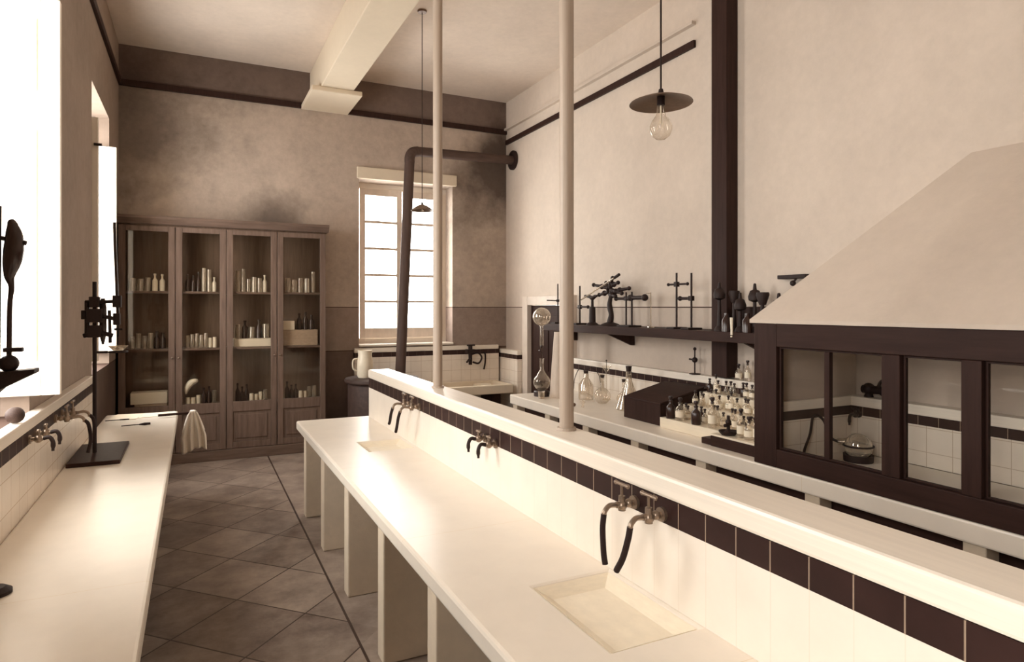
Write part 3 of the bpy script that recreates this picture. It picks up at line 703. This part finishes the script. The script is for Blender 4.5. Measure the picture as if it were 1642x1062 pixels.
pendant((2.113, 6.19, 2.83), .115, 'hanging lamp with small shade in front of the end window', 2.2)

# ------------------------------------------------------------------ wall bench
wbn = thing('wall_bench', 'long white bench along the light side wall with dark openings below', 'laboratory bench', (3.7, 3, 0)); p = part(wbn)
p('worktop', 'bench', lambda b: bx(b, 3.24, 4.098, -1.2, 6.43, .705, .81), .012)
for k, y in enumerate((6.34, 5.62, 4.92, 4.2, 3.45, 2.55, 1.7, .8, -.1)):
    p('pier', 'pier_plaster', lambda b: bx(b, 3.262, 4.09, y-.05, y+.05, 0, .7045), .006)
p('cupboard_front', 'dark_wood_y', lambda b: [bx(b, 3.36, 3.385, c+.052, a-.052, .05, .703) for a, c in zip((6.34, 5.62, 4.92, 4.2, 3.45, 2.55, 1.7, .8), (5.62, 4.92, 4.2, 3.45, 2.55, 1.7, .8, -.1))])

# flask apparatus by the doorway
t = thing('flask_stand', 'round flask half full of dark liquid on a dark stand under a big glass globe', 'flask', (3.5, 6.15, .8105)); q = part(t, False)
q('stand', 'stopper', lambda b: lathe(b, [(0, 0), (.088, 0), (.09, .05), (.08, .06), (0, .06)], seg=24), smooth=40)
q('flask', 'clear', lambda b: lathe(b, [(0, .061)]+[(.096*math.sin(a), .155-.094*math.cos(a)) for a in [k*PI/14 for k in range(1, 12)]]+[(.022, .29), (.022, .41), (.028, .418)], seg=28), smooth=70)
q('liquid', 'amber', lambda b: lathe(b, [(0, .066)]+[(.09*math.sin(a), .155-.088*math.cos(a)) for a in [k*PI/14 for k in range(1, 8)]]+[(0, .158)], seg=24), smooth=50)
q('tap_tube', 'brown_glass', lambda b: (tube(b, [(0, 0, .40), (0, 0, .56)], [.006, .01], 8), tube(b, [(-.035, 0, .51), (.01, 0, .475)], .006, 6), sphere(b, (0, 0, .55), .02, 10)), smooth=60)
q('globe_neck', 'clear', lambda b: tube(b, [(0, 0, .56), (0, 0, .80)], .021, 16), smooth=50)
q('globe', 'smoke', lambda b: sphere(b, (0, 0, .885), .102, 28), smooth=80)
t = thing('retort_stand', 'dark retort stand on the shelf end beside the doorway, arm over the globe', 'retort stand', (3.98, 6.60, 1.605)); q = part(t, False)
q('base', 'iron', lambda b: bx(b, -.07, .07, -.05, .05, 0, .015)); q('rod', 'iron', lambda b: tube(b, [(0, 0, .015), (0, 0, .48)], .008, 8))
q('arm', 'iron', lambda b: (tube(b, [(0, 0, .275), (-.12, .06, .28)], .007, 8), bx(b, -.015, .015, -.015, .015, .26, .29)))
t = tag(sub('percolator', lambda b: lathe(b, [(0, 0), (.10, 0), (.10, .02), (.095, .04), (.075, .35), (.05, .68), (.048, .72), (0, .72)], (3.62, 5.99, .8105), 24), 'frosted', None, 0, 40), 'tall tapering glass percolator behind the nearer cream pole', 'percolator')
t = tag(sub('beaker', lambda b: lathe(b, [(0, 0), (.032, 0), (.036, .07), (.04, .08), (.032, .07), (.028, .006), (0, .006)], (3.40, 5.98, .8105), 16), 'clear', None, 0, 50), 'little clear beaker beside the round flask stand', 'beaker')

# wash bottle and glassware in front of the tiled dado
t = thing('wash_bottle', 'clear wash bottle with arching tubes behind the nearer cream pole', 'wash bottle', (3.80, 5.72, .8105)); q = part(t, False)
q('body', 'smoke', lambda b: lathe(b, [(0, 0), (.075, 0), (.08, .02), (.08, .16), (.03, .23), (.026, .28), (0, .28)], seg=20), smooth=50)
q('stopper', 'stopper', lambda b: lathe(b, [(0, .281), (.024, .281), (.028, .31), (0, .31)], seg=14))
q('tube', 'iron', lambda b: (tube(b, curve_pts([(.01, 0, .31), (.05, -.04, .34), (.10, -.10, .26), (.11, -.12, .1)], 6), .004, 6), tube(b, curve_pts([(-.01, 0, .31), (-.05, .05, .33), (-.09, .08, .22), (-.1, .09, .1)], 6), .004, 6)))
def flask_round(loc, r, label, mat='clear', neck=.1):
    t = thing('round_flask', label, 'flask', loc); q = part(t, False)
    q('bulb', mat, lambda b: lathe(b, [(r*.45, 0)]+[(r*math.sin(a), r*.9-r*math.cos(a)) for a in [k*PI/12 for k in range(2, 11)]]+[(r*.25, r*1.9), (r*.25, r*1.9+neck), (r*.32, r*1.9+neck+.006)], seg=22), smooth=70)
    q('stopper', 'stopper', lambda b: lathe(b, [(0, r*1.9+neck), (r*.22, r*1.9+neck), (r*.3, r*1.9+neck+.03), (0, r*1.9+neck+.03)], seg=12))
    return t
flask_round((3.80, 5.42, .8105), .085, 'round clear flask with dark stopper between wash bottle and conical flask')
flask_round((3.92, 5.22, .8105), .07, 'small round clear flask tucked behind the conical flask')
def conical(loc, s, label):
    t = thing('conical_flask', label, 'flask', loc); q = part(t, False)
    q('body', 'smoke', lambda b: lathe(b, [(0, 0), (.12*s, 0), (.13*s, .015*s), (.03*s, .28*s), (.026*s, .36*s), (.032*s, .37*s)], seg=28), smooth=50)
    q('stopper', 'stopper', lambda b: lathe(b, [(0, .35*s), (.022*s, .35*s), (.03*s, .42*s), (0, .42*s)], seg=14))
conical((3.80, 4.98, .8105), 1.0, 'large conical flask with black stopper beside the black chest')
t = thing('thistle_funnel', 'slender thistle funnel on a stemmed foot against the dark band', 'funnel', (3.98, 5.60, .8105)); q = part(t, False)
q('cone', 'clear', lambda b: lathe(b, [(.006, .28), (.012, .30), (.05, .36), (.052, .365)], seg=18), smooth=50)
q('stem', 'clear', lambda b: tube(b, [(0, 0, .012), (0, 0, .285)], .007, 8)); q('foot', 'clear', lambda b: lathe(b, [(0, 0), (.045, 0), (.04, .012), (0, .012)], seg=16))
q('rod', 'iron', lambda b: (tube(b, [(0, 0, .30), (0, 0, .42)], .003, 6), sphere(b, (0, 0, .42), .009, 8)))
t = tag(sub('weights', lambda b: sphere(b, (3.42, 5.36, .829), .018, 10), 'cork', None, 0, 60), 'small brown stopper lying alone near the bench front edge', 'stopper'); t.name = 'cork_stopper'
t = tag(sub('glass_stopper', lambda b: lathe(b, [(0, 0), (.016, 0), (.012, .03), (.025, .05), (.02, .065), (0, .07)], (3.47, 5.28, .8105), 12), 'clear', None, 0, 50), 'tiny clear stopper standing next to the small brown one', 'stopper')

# black sloping chest
t = thing('sloping_chest', 'black chest with sloping lid against the tiles beside the bottles', 'chest', (3.8, 4.4, .8105)); q = part(t)
q('body', 'dark_wood', lambda b: prism(b, [(3.506, .8105), (4.095, .8105), (4.095, 1.10), (3.98, 1.095), (3.506, .985)], 1, 4.17, 4.665), .004)
q('lid', 'dark_wood_y', lambda b: prism(b, [(3.50, .986), (3.98, 1.097), (3.98, 1.112), (3.50, 1.0)], 1, 4.165, 4.67), .003)

# ------------------------------------------------------------------ reagent rack with bottles
rk = thing('reagent_rack', 'white stepped rack holding rows of small bottles between chest and fume hood', 'rack', (3.75, 3.6, .8105)); q = part(rk)
q('lower_step', 'ceramic', lambda b: bx(b, 3.475, 3.72, 3.05, 4.14, .8105, .893), .004)
q('middle_step', 'ceramic', lambda b: bx(b, 3.721, 3.90, 3.05, 4.14, .8105, .985), .004)
q('upper_step', 'ceramic', lambda b: bx(b, 3.901, 4.095, 3.05, 4.14, .8105, 1.08), .004)
t = thing('drawer_tray', 'dark wooden tray with pale rim in front of the bottle rack', 'tray', (3.4, 3.2, .8105)); q = part(t)
q('box', 'dark_wood_y', lambda b: bx(b, 3.335, 3.47, 3.03, 3.43, .8105, .885), .004); q('rim', 'ceramic', lambda b: bx(b, 3.333, 3.472, 3.028, 3.432, .8855, .899), .003)
tag(sub('wooden_block', lambda b: bx(b, 3.345, 3.455, 3.44, 3.53, .8105, .855), 'dark_wood_y', None, .004), 'small dark block at the far end of the pale rimmed tray', 'block')

def reagent(kind):
    t = thing('reagent_bottle', 'x', 'bottle', (0, 0, -5)); q = part(t, False)
    body = [(0, 0), (.03, 0), (.032, .006), (.032, .075), (.026, .088), (.013, .098), (.012, .115), (.016, .118), (.016, .122), (.011, .123)]
    if kind == 'tall': body = [(r*.85, z*1.35) for r, z in body]
    if kind == 'conic': body = [(0, 0), (.036, 0), (.037, .006), (.013, .085), (.012, .11), (.015, .114), (.011, .115)]
    h = body[-1][1]
    q('body', {'dark': 'brown_glass'}.get(kind, 'clear'), lambda b: lathe(b, body, seg=16), smooth=50)
    if kind in ('clear', 'tall'): q('label', 'paper', lambda b: lathe(b, [(body[2][0]+.0008, h*.18), (body[2][0]+.0012, h*.18), (body[2][0]+.0012, h*.52), (body[2][0]+.0008, h*.52)], seg=16), smooth=50)
    q('stopper', 'stopper', lambda b: lathe(b, [(0, h-.012), (.010, h-.012), (.011, h+.002), (.008, h+.006), (.017, h+.022), (.014, h+.034), (0, h+.036)], seg=12), smooth=50)
    return t
R = {k: reagent(k) for k in ('clear', 'tall', 'dark', 'conic')}
used = set()
def bottle(kind, loc, label, group, s=1.0):
    if kind not in used:
        used.add(kind); o = R[kind]; o.location = loc; o.scale = (s, s, s); o['label'] = label; o['group'] = group; return
    dup(R[kind], loc, random.uniform(0, 6), label, group, (s, s, s))
word = {'clear': 'small clear labelled bottle', 'tall': 'tall clear labelled bottle', 'dark': 'dark glass bottle', 'conic': 'small conical bottle'}
random.seed(11)
def mixk(n, w): return random.choices(['clear', 'tall', 'dark', 'conic'], w, k=n)
rows = (('lower step', .8935, 3.63, ['dark', 'clear']+mixk(15, (7, 3, 4, 0))), ('middle step', .9855, 3.80, mixk(18, (7, 3, 2, 3))), ('upper step', 1.0805, 3.96, mixk(18, (6, 2, 4, 3))))
for nm, z, x, ks in rows:
    n = len(ks)
    for k, kd in enumerate(ks):
        y = 4.08-(4.08-3.10)*k/(n-1)
        bottle(kd, (x+.02*math.sin(k*2.3), y, z), '%s on the %s of the white rack' % (word[kd], nm), '%ss on the %s' % (word[kd], nm), (.74, .77, .71)[k % 3])
for k, kd in enumerate(mixk(9, (4, 2, 2, 2))):
    bottle(kd, (4.135, 3.93-.095*k, 1.1905), '%s on the tiled ledge above the white rack' % word[kd], '%ss on the tiled ledge' % word[kd], .85)
# bottles in front of them and on the tray
for k, (kd, x, y, z, lab) in enumerate((('dark', 3.52, 4.06, .8935, 'short dark bottle at the chest corner of the white rack'), ('clear', 3.53, 3.96, .8935, 'clear bottle at the front of the white rack by the chest'),
        ('dark', 3.51, 3.76, .8935, 'dark bottle alone on the front edge of the white rack'), ('tall', 3.52, 3.60, .8935, 'tall clear bottle on the front edge of the white rack'))):
    bottle(kd, (x, y, z), lab, 'bottles along the front edge of the rack', 1.15)
t = thing('burner', 'dark brass burner standing on the round dish at the pale rimmed tray', 'burner', (3.405, 3.33, .93)); q = part(t, False)
q('foot', 'iron', lambda b: lathe(b, [(0, 0), (.04, 0), (.03, .015), (.01, .025), (0, .025)], seg=16)); q('barrel', 'iron', lambda b: (tube(b, [(0, 0, .025), (0, 0, .13)], [.013, .011], 10), tube(b, [(-.035, 0, .06), (.02, 0, .07)], .012, 8), sphere(b, (0, 0, .085), .02, 10)), smooth=50)
t = tag(sub('burner_dish', lambda b: lathe(b, [(0, 0), (.045, 0), (.065, .022), (.066, .03), (.06, .028), (.04, .006), (0, .006)], (3.405, 3.33, .8995), 20), 'iron', None, 0, 40), 'dark round dish on the pale rimmed tray', 'dish')
bpy.data.objects['burner'].location.z = .9065
for k, (kd, y) in enumerate((('tall', 3.22), ('clear', 3.15), ('tall', 3.08))):
    bottle(kd, (3.41, y, .8995), '%s on the pale rimmed tray beside the hood post' % word[kd], 'bottles on the pale rimmed tray', 1.0)
t = thing('wall_cock', 'small dark cock on a rod against the wall above the bottles', 'tap', (4.12, 4.43, 1.1905)); q = part(t, False)
q('rod', 'iron', lambda b: (tube(b, [(0, 0, .008), (0, 0, .24)], .006, 8), lathe(b, [(0, 0), (.05, 0), (.05, .008), (0, .008)], seg=16)))
q('valve_body', 'iron', lambda b: (sphere(b, (0, 0, .13), .026, 10), tube(b, [(0, 0, .13), (-.02, .05, .135)], .008, 8), sphere(b, (0, 0, .23), .015, 8)), smooth=60)

# ------------------------------------------------------------------ shelf on the side wall
sh = thing('wall_shelf', 'dark wooden wall shelf carrying retort stands and burners', 'shelf', (4.0, 4.8, 1.53)); q = part(sh)
q('board', 'dark_wood_y', lambda b: (bx(b, 3.80, 4.068, 2.99, 6.72, 1.555, 1.604), bx(b, 4.068, 4.198, 2.99, 3.999, 1.555, 1.604), bx(b, 4.068, 4.198, 4.176, 6.72, 1.555, 1.604)), 0)
q('front_rail', 'dark_wood_y', lambda b: bx(b, 3.785, 3.80, 2.99, 6.72, 1.525, 1.606), .003)
for y in (6.5, 5.4, 3.6):
    q('bracket', 'dark_wood', lambda b: prism(b, [(4.198, 1.5545), (3.84, 1.5545), (3.84, 1.53), (4.16, 1.40), (4.198, 1.40)], 1, y, y+.03))
ZS = 1.6045
def stand(x, y, h, label, arms=(), base=True, mat='iron', r=.009):
    t = thing('retort_stand', label, 'retort stand', (x, y, ZS)); q = part(t, False)
    q('base', mat, lambda b: bx(b, -.08, .08, -.05, .05, 0, .016), .003)
    q('rod', mat, lambda b: tube(b, [(0, 0, .016), (0, 0, h)], r, 8), smooth=40)
    for z, dy0, dy1, th in arms:
        q('clamp', mat, lambda b: (tube(b, [(0, dy0, z), (0, dy1, z)], th, 8), bx(b, -.018, .018, -.018, .018, z-.022, z+.022), [sphere(b, (0, d, z), th*1.7, 8) for d in (dy0, dy1)]), smooth=50)
    return t
stand(3.97, 6.10, .44, 'retort stand with plain rod on the shelf just past the nearer pole', [(.20, -.02, -.165, .012)])
stand(3.97, 5.245, .35, 'dark retort stand next to the tangle of clamps on the shelf', [(.285, -.03, .17, .014)])
stand(3.93, 5.10, .35, 'dark retort stand with a thick cross arm on the shelf', [(.29, .02, -.20, .02)])
stand(3.97, 4.50, .51, 'thin retort stand with a high cross clamp on the shelf by the post', [(.405, .11, -.14, .009)])
stand(3.97, 4.31, .50, 'thin retort stand with a lower cross clamp on the shelf by the post', [(.275, .145, .02, .013)])
tag(sub('thermometer_rod', lambda b: (tube(b, [(3.97, 4.86, ZS), (3.97, 4.86, ZS+.34)], .005, 8), tube(b, [(3.97, 4.93, ZS+.33), (3.97, 4.86, ZS+.33)], .004, 6), lathe(b, [(0, 0), (.04, 0), (.04, .01), (0, .01)], (3.97, 4.86, ZS), 14)), 'smoke', None), 'thin pale glass rod standing alone on the shelf', 'rod')
t = thing('burner', 'thick dark burner with winged top on the shelf near the pole', 'burner', (3.97, 5.85, ZS)); q = part(t, False)
q('foot', 'iron', lambda b: lathe(b, [(0, 0), (.07, 0), (.06, .015), (.04, .03), (0, .03)], seg=18), smooth=40)
q('barrel', 'iron', lambda b: tube(b, [(0, 0, .03), (0, 0, .20), (0, 0, .205), (0, 0, .30)], [.038, .034, .016, .013], 12), smooth=40)
q('wing_top', 'iron', lambda b: tube(b, [(0, .15, .325), (0, .05, .315), (0, 0, .295), (0, -.05, .315), (0, -.09, .32)], [.012, .02, .026, .02, .012], 8), smooth=60)
t = thing('clamp_stand', 'thick dark stand bristling with spare clamps and glass tubes', 'retort stand', (3.97, 5.52, ZS)); q = part(t, False)
q('base', 'iron', lambda b: lathe(b, [(0, 0), (.11, 0), (.09, .02), (.03, .04), (0, .04)], seg=18), smooth=40)
q('column', 'iron', lambda b: tube(b, curve_pts([(0, 0, .04), (0, -.02, .12), (0, .01, .22), (0, -.01, .32), (0, 0, .46)], 4), [.036, .034, .033, .03, .028, .028, .03, .03, .028, .026, .024, .022, .02, .018, .014, .012, .008], 10), smooth=60)
for a, d in (((0, .02, .36), (0, .20, .33)), ((0, .02, .40), (-.03, .26, .44)), ((0, -.02, .38), (.0, -.20, .34)), ((0, 0, .42), (-.03, -.18, .45)), ((0, .03, .38), (.05, .14, .46)), ((0, -.04, .36), (.04, -.27, .39)), ((0, 0, .40), (-.04, -.10, .50)), ((0, 0, .33), (-.05, -.16, .31))):
    q('spare_clamp', 'iron', lambda b: (tube(b, [a, Vector(a).lerp(Vector(d), .5), d], [.024, .020, .012], 8), sphere(b, d, .022, 8), sphere(b, Vector(a).lerp(Vector(d), .45), .03, 8)), smooth=60)
q('glass_tube', 'smoke', lambda b: tube(b, [(-.06, .46, .28), (-.06, -.16, .50)], .009, 8)); q('tube_tip', 'iron', lambda b: tube(b, [(-.06, -.16, .50), (-.06, -.24, .53)], .016, 8))
tag(sub('wooden_stand_base', lambda b: bx(b, 3.82, 4.06, 5.62, 5.84, 1.6045, 1.618), 'dark_wood_y', None), 'thin dark board under the shelf between burner and clamp stand', 'board') if False else None
# burners and small apparatus beyond the post
def lab_burner(y, h, head, label, x=3.95, lean=0, cup=False):
    t = thing('burner', label, 'burner', (x, y, ZS)); q = part(t, False)
    q('foot', 'iron', lambda b: lathe(b, [(0, 0), (.044, 0), (.04, .02), (.02, .045), (0, .045)], seg=16), smooth=40)
    q('barrel', 'iron', lambda b: tube(b, [(0, 0, .045), (0, lean*.5, h*.6), (0, lean, h)], [.02, .014, .012], 10), smooth=50)
    q('head', 'iron', lambda b: lathe(b, ([(0, -.05), (head*.9, -.03), (head, .0), (head*.7, .045), (head*.3, .055), (head*.2, .10), (0, .105)] if not cup else [(0, -.05), (head*.5, -.045), (head, .03), (head*.9, .05), (0, .05)]), (0, lean, h), 14), smooth=50)
    return t
lab_burner(3.93, .30, .05, 'dark burner with domed head right against the wooden post', 3.92)
lab_burner(3.83, .28, .045, 'dark burner with tilted cup, second beyond the post', 3.98, .0, True)
lab_burner(3.73, .21, .048, 'short dark burner with pointed cap, third beyond the post', 3.94)
lab_burner(3.62, .28, .05, 'tall dark burner with knobbed cap, fourth beyond the post', 3.98)
lab_burner(3.29, .16, .05, 'low dark burner half hidden by the hood canopy', 3.93)
lab_burner(3.51, .26, .05, 'dark burner with open cup, fifth beyond the post', 3.93, -.01, True)
lab_burner(3.385, .20, .055, 'short dark burner close to the hood canopy', 3.97)
for y, lab in ((3.78, 'dark squat bottle among the burners nearer the post'), (3.57, 'dark squat bottle among the burners nearer the hood')):
    tag(sub('squat_bottle', lambda b: lathe(b, [(0, 0), (.038, 0), (.038, .09), (.018, .12), (.018, .15), (0, .15)], (3.845, y, ZS), 14), 'brown_glass', None, 0, 40), lab, 'bottle')
tag(sub('wooden_crate', lambda b: bx(b, 4.09, 4.19, 3.05, 3.96, ZS, 1.80), 'dark_wood_y', None, .004), 'low dark wooden crate behind the burners beside the post', 'crate')
t = tag(sub('glass_spoon', lambda b: (tube(b, [(3.775, 3.66, 1.72), (3.778, 3.66, 1.62), (3.778, 3.66, 1.585)], [.012, .009, .009], 8), sphere(b, (3.776, 3.66, 1.572), .0075, 8)), 'ceramic', None), 'white spoon-like tube hanging in front of the shelf by the burners', 'glass tube'); t.name = 'hanging_tube'
t = thing('wall_bracket', 'dark iron bracket on the wall above the slanted hood', 'bracket', (4.15, 3.4, 1.98)); q = part(t)
q('arm', 'iron', lambda b: bx(b, 4.12, 4.199, 3.28, 3.53, 2.02, 2.05), .004); q('knob', 'iron', lambda b: (sphere(b, (4.15, 3.41, 1.985), .022, 8), tube(b, [(4.15, 3.38, 2.02), (4.15, 3.41, 1.985)], .008, 6)))

# ------------------------------------------------------------------ fume hood
HY0, HY1, HX = .75, 2.96, 3.24
fh = thing('fume_hood', 'large fume hood with dark framed glass front and pale slanted canopy', 'fume hood', (3.7, 1.9, .8105)); q = part(fh)
def post(y0, y1, x1=3.31, z0=.8108, z1=1.699): return lambda b: bx(b, HX+.002, x1, y0, y1, z0, z1)
q('corner_post', 'dark_wood', post(2.785, 2.955), .004)
q('post', 'dark_wood', lambda b: bx(b, HX+.002, 3.31, 2.03, 2.125, .925, 1.555), .004)
q('post', 'dark_wood', lambda b: bx(b, HX+.002, 3.31, 1.66, 1.745, .925, 1.555), .004)
q('post', 'dark_wood', lambda b: bx(b, HX+.002, 3.31, HY0, HY0+.12, .925, 1.555), .004)
q('bottom_rail', 'dark_wood_y', lambda b: bx(b, HX+.002, 3.31, HY0, 2.784, .8108, .924), .004)
q('top_rail', 'dark_wood_y', lambda b: bx(b, HX+.002, 3.31, HY0, 2.784, 1.556, 1.699), .004)
for y0, y1, bar in ((2.127, 2.783, True), (1.747, 2.028, False), (HY0+.122, 1.658, True)):
    def sash(b):
        bx(b, 3.268, 3.29, y0, y0+.012, .926, 1.554); bx(b, 3.268, 3.29, y1-.012, y1, .926, 1.554)
        bx(b, 3.268, 3.29, y0+.012, y1-.012, .926, .936); bx(b, 3.268, 3.29, y0+.012, y1-.012, 1.544, 1.554)
        if bar:
            m = 2.455 if y0 > 2 else 1.25
            bx(b, 3.262, 3.292, m-.017, m+.017, .936, 1.544)
    s = q('sash', 'dark_wood', sash, .002)
    q('pane', 'pane', lambda b: bx(b, 3.277, 3.281, y0+.012, y1-.012, .936, 1.544), under=s)
# far partition with its own tiling, and the tiled back
q('partition', 'plaster_right', lambda b: bx(b, 3.311, 4.195, 2.93, 2.975, .8108, 1.699))
q('back_tiling', 'wall_tile', lambda b: (bx(b, 4.1, 4.195, HY0+.02, 2.929, .8108, 1.064), bx(b, 3.32, 4.0995, 2.90, 2.929, .8108, 1.064)))
q('dark_band', 'black_tile', lambda b: (bx(b, 4.1, 4.195, HY0+.02, 2.929, 1.0645, 1.125), bx(b, 3.32, 4.0995, 2.90, 2.929, 1.0645, 1.125)))
q('ledge', 'marble', lambda b: (bx(b, 4.09, 4.195, HY0+.02, 2.929, 1.1255, 1.19), bx(b, 3.32, 4.0895, 2.89, 2.929, 1.1255, 1.19)), .004)
q('end_wall', 'plaster_right', lambda b: bx(b, 3.311, 4.195, HY0-.04, HY0, .8108, 1.699))
def canopy(b):
    lo = [(HX-.01, HY1+.02), (HX-.01, HY0-.06), (4.197, HY0-.06), (4.197, HY1+.02)]
    hi = [(4.15, 2.18), (4.15, 1.5), (4.197, 1.5), (4.197, 2.18)]
    L = [b.verts.new((x, y, 1.70)) for x, y in lo]; L2 = [b.verts.new((x, y, 1.722)) for x, y in lo]; T = [b.verts.new((x, y, 2.715)) for x, y in hi]
    for k in range(4):
        n = (k+1) % 4
        if k != 2: b.faces.new((L[k], L[n], L2[n], L2[k])); b.faces.new((L2[k], L2[n], T[n], T[k]))
    b.faces.new(T)
cn = q('canopy', 'canopy', canopy)
sm = cn.modifiers.new('thick', 'SOLIDIFY'); sm.thickness = .02; sm.offset = -1
# inside the hood
t = thing('distilling_flask', 'round flask with curved hose lying on its dark stand inside the fume hood', 'flask', (3.86, 2.68, .8105)); q = part(t, False)
q('bulb', 'smoke', lambda b: sphere(b, (0, 0, .095), .082, 24), smooth=80)
q('stand', 'iron', lambda b: (lathe(b, [(.07, 0), (.085, 0), (.088, .045), (.07, .04)], seg=24), tube(b, [(.09*math.cos(a)*.97, .09*math.sin(a)*.97, .10) for a in [k*PI/8 for k in range(17)]], .006, 6)), smooth=50)
q('hose', 'rubber', lambda b: tube(b, curve_pts([(-.06, .075, .11), (-.10, .12, .14), (-.12, .16, .25), (-.16, .20, .27), (-.22, .18, .16), (-.30, .16, .06), (-.34, .12, .012)], 6), .0085, 8), smooth=60)
q('neck', 'smoke', lambda b: tube(b, [(-.045, .05, .12), (-.075, .09, .115)], .022, 10), smooth=50)
bib_tap('hood_tap', (4.0995, 2.84, 1.07), 'small dark tap under the band inside the fume hood', PI, 'iron')
t = thing('gas_cock', 'dark cock with looped tube on the ledge inside the fume hood', 'tap', (4.14, 2.74, 1.192)); q = part(t, False)
q('valve_body', 'iron', lambda b: (sphere(b, (0, .06, .055), .04, 10), tube(b, [(0, .10, .05), (0, -.06, .055)], .028, 10), lathe(b, [(0, 0), (.03, 0), (.02, .03), (0, .03)], (0, .06, 0), 12)), smooth=60)
q('tube', 'rubber', lambda b: tube(b, [(-.01, -.07+.055*math.sin(a), (.055+.018)+.055*math.cos(a)) for a in [k*PI/9 for k in range(-1, 17)]], .011, 8), smooth=60)

# ------------------------------------------------------------------ light and camera
w = bpy.data.worlds.new('World'); S.world = w; w.use_nodes = True
nt = w.node_tree; bg = nt.nodes['Background']
bg.inputs['Color'].default_value = (1.0, .975, .935, 1); bg.inputs['Strength'].default_value = 14.5
def portal(loc, rot, sx, sy):
    l = bpy.data.lights.new('daylight_portal', 'AREA'); l.shape = 'RECTANGLE'; l.size = sx; l.size_y = sy
    l.cycles.is_portal = True
    o = bpy.data.objects.new('daylight_portal', l); C.objects.link(o); o.location = loc; o.rotation_euler = rot
for a, c in WINS:
    portal((XL-W-.02, (a+c)/2, (SILL+HEAD)/2), (0, -PI/2, 0), HEAD-SILL, c-a)
portal(((BX0+BX1)/2, YB+W+.02, (BZ0+BZ1)/2), (-PI/2, 0, 0), BX1-BX0, BZ1-BZ0)
cam = bpy.data.cameras.new('camera'); co = bpy.data.objects.new('camera', cam); C.objects.link(co)
co.location = (0, 0, 1.8); co.rotation_euler = (PI/2, 0, -math.radians(25.15))
cam.sensor_fit = 'HORIZONTAL'; cam.sensor_width = 36; cam.lens = 36*1014/1642
cam.shift_x = (821-789)/1642; cam.shift_y = (493-531)/1642
cam.clip_start = .02
S.camera = co
S.view_settings.view_transform = 'Standard'; S.view_settings.look = 'None'
S.view_settings.gamma = 1; S.view_settings.use_curve_mapping = False
S.view_settings.exposure = 0.0
S.cycles.max_bounces = 12; S.cycles.diffuse_bounces = 6; S.cycles.transparent_max_bounces = 24
S.cycles.caustics_reflective = False; S.cycles.caustics_refractive = False; S.cycles.sample_clamp_indirect = 8
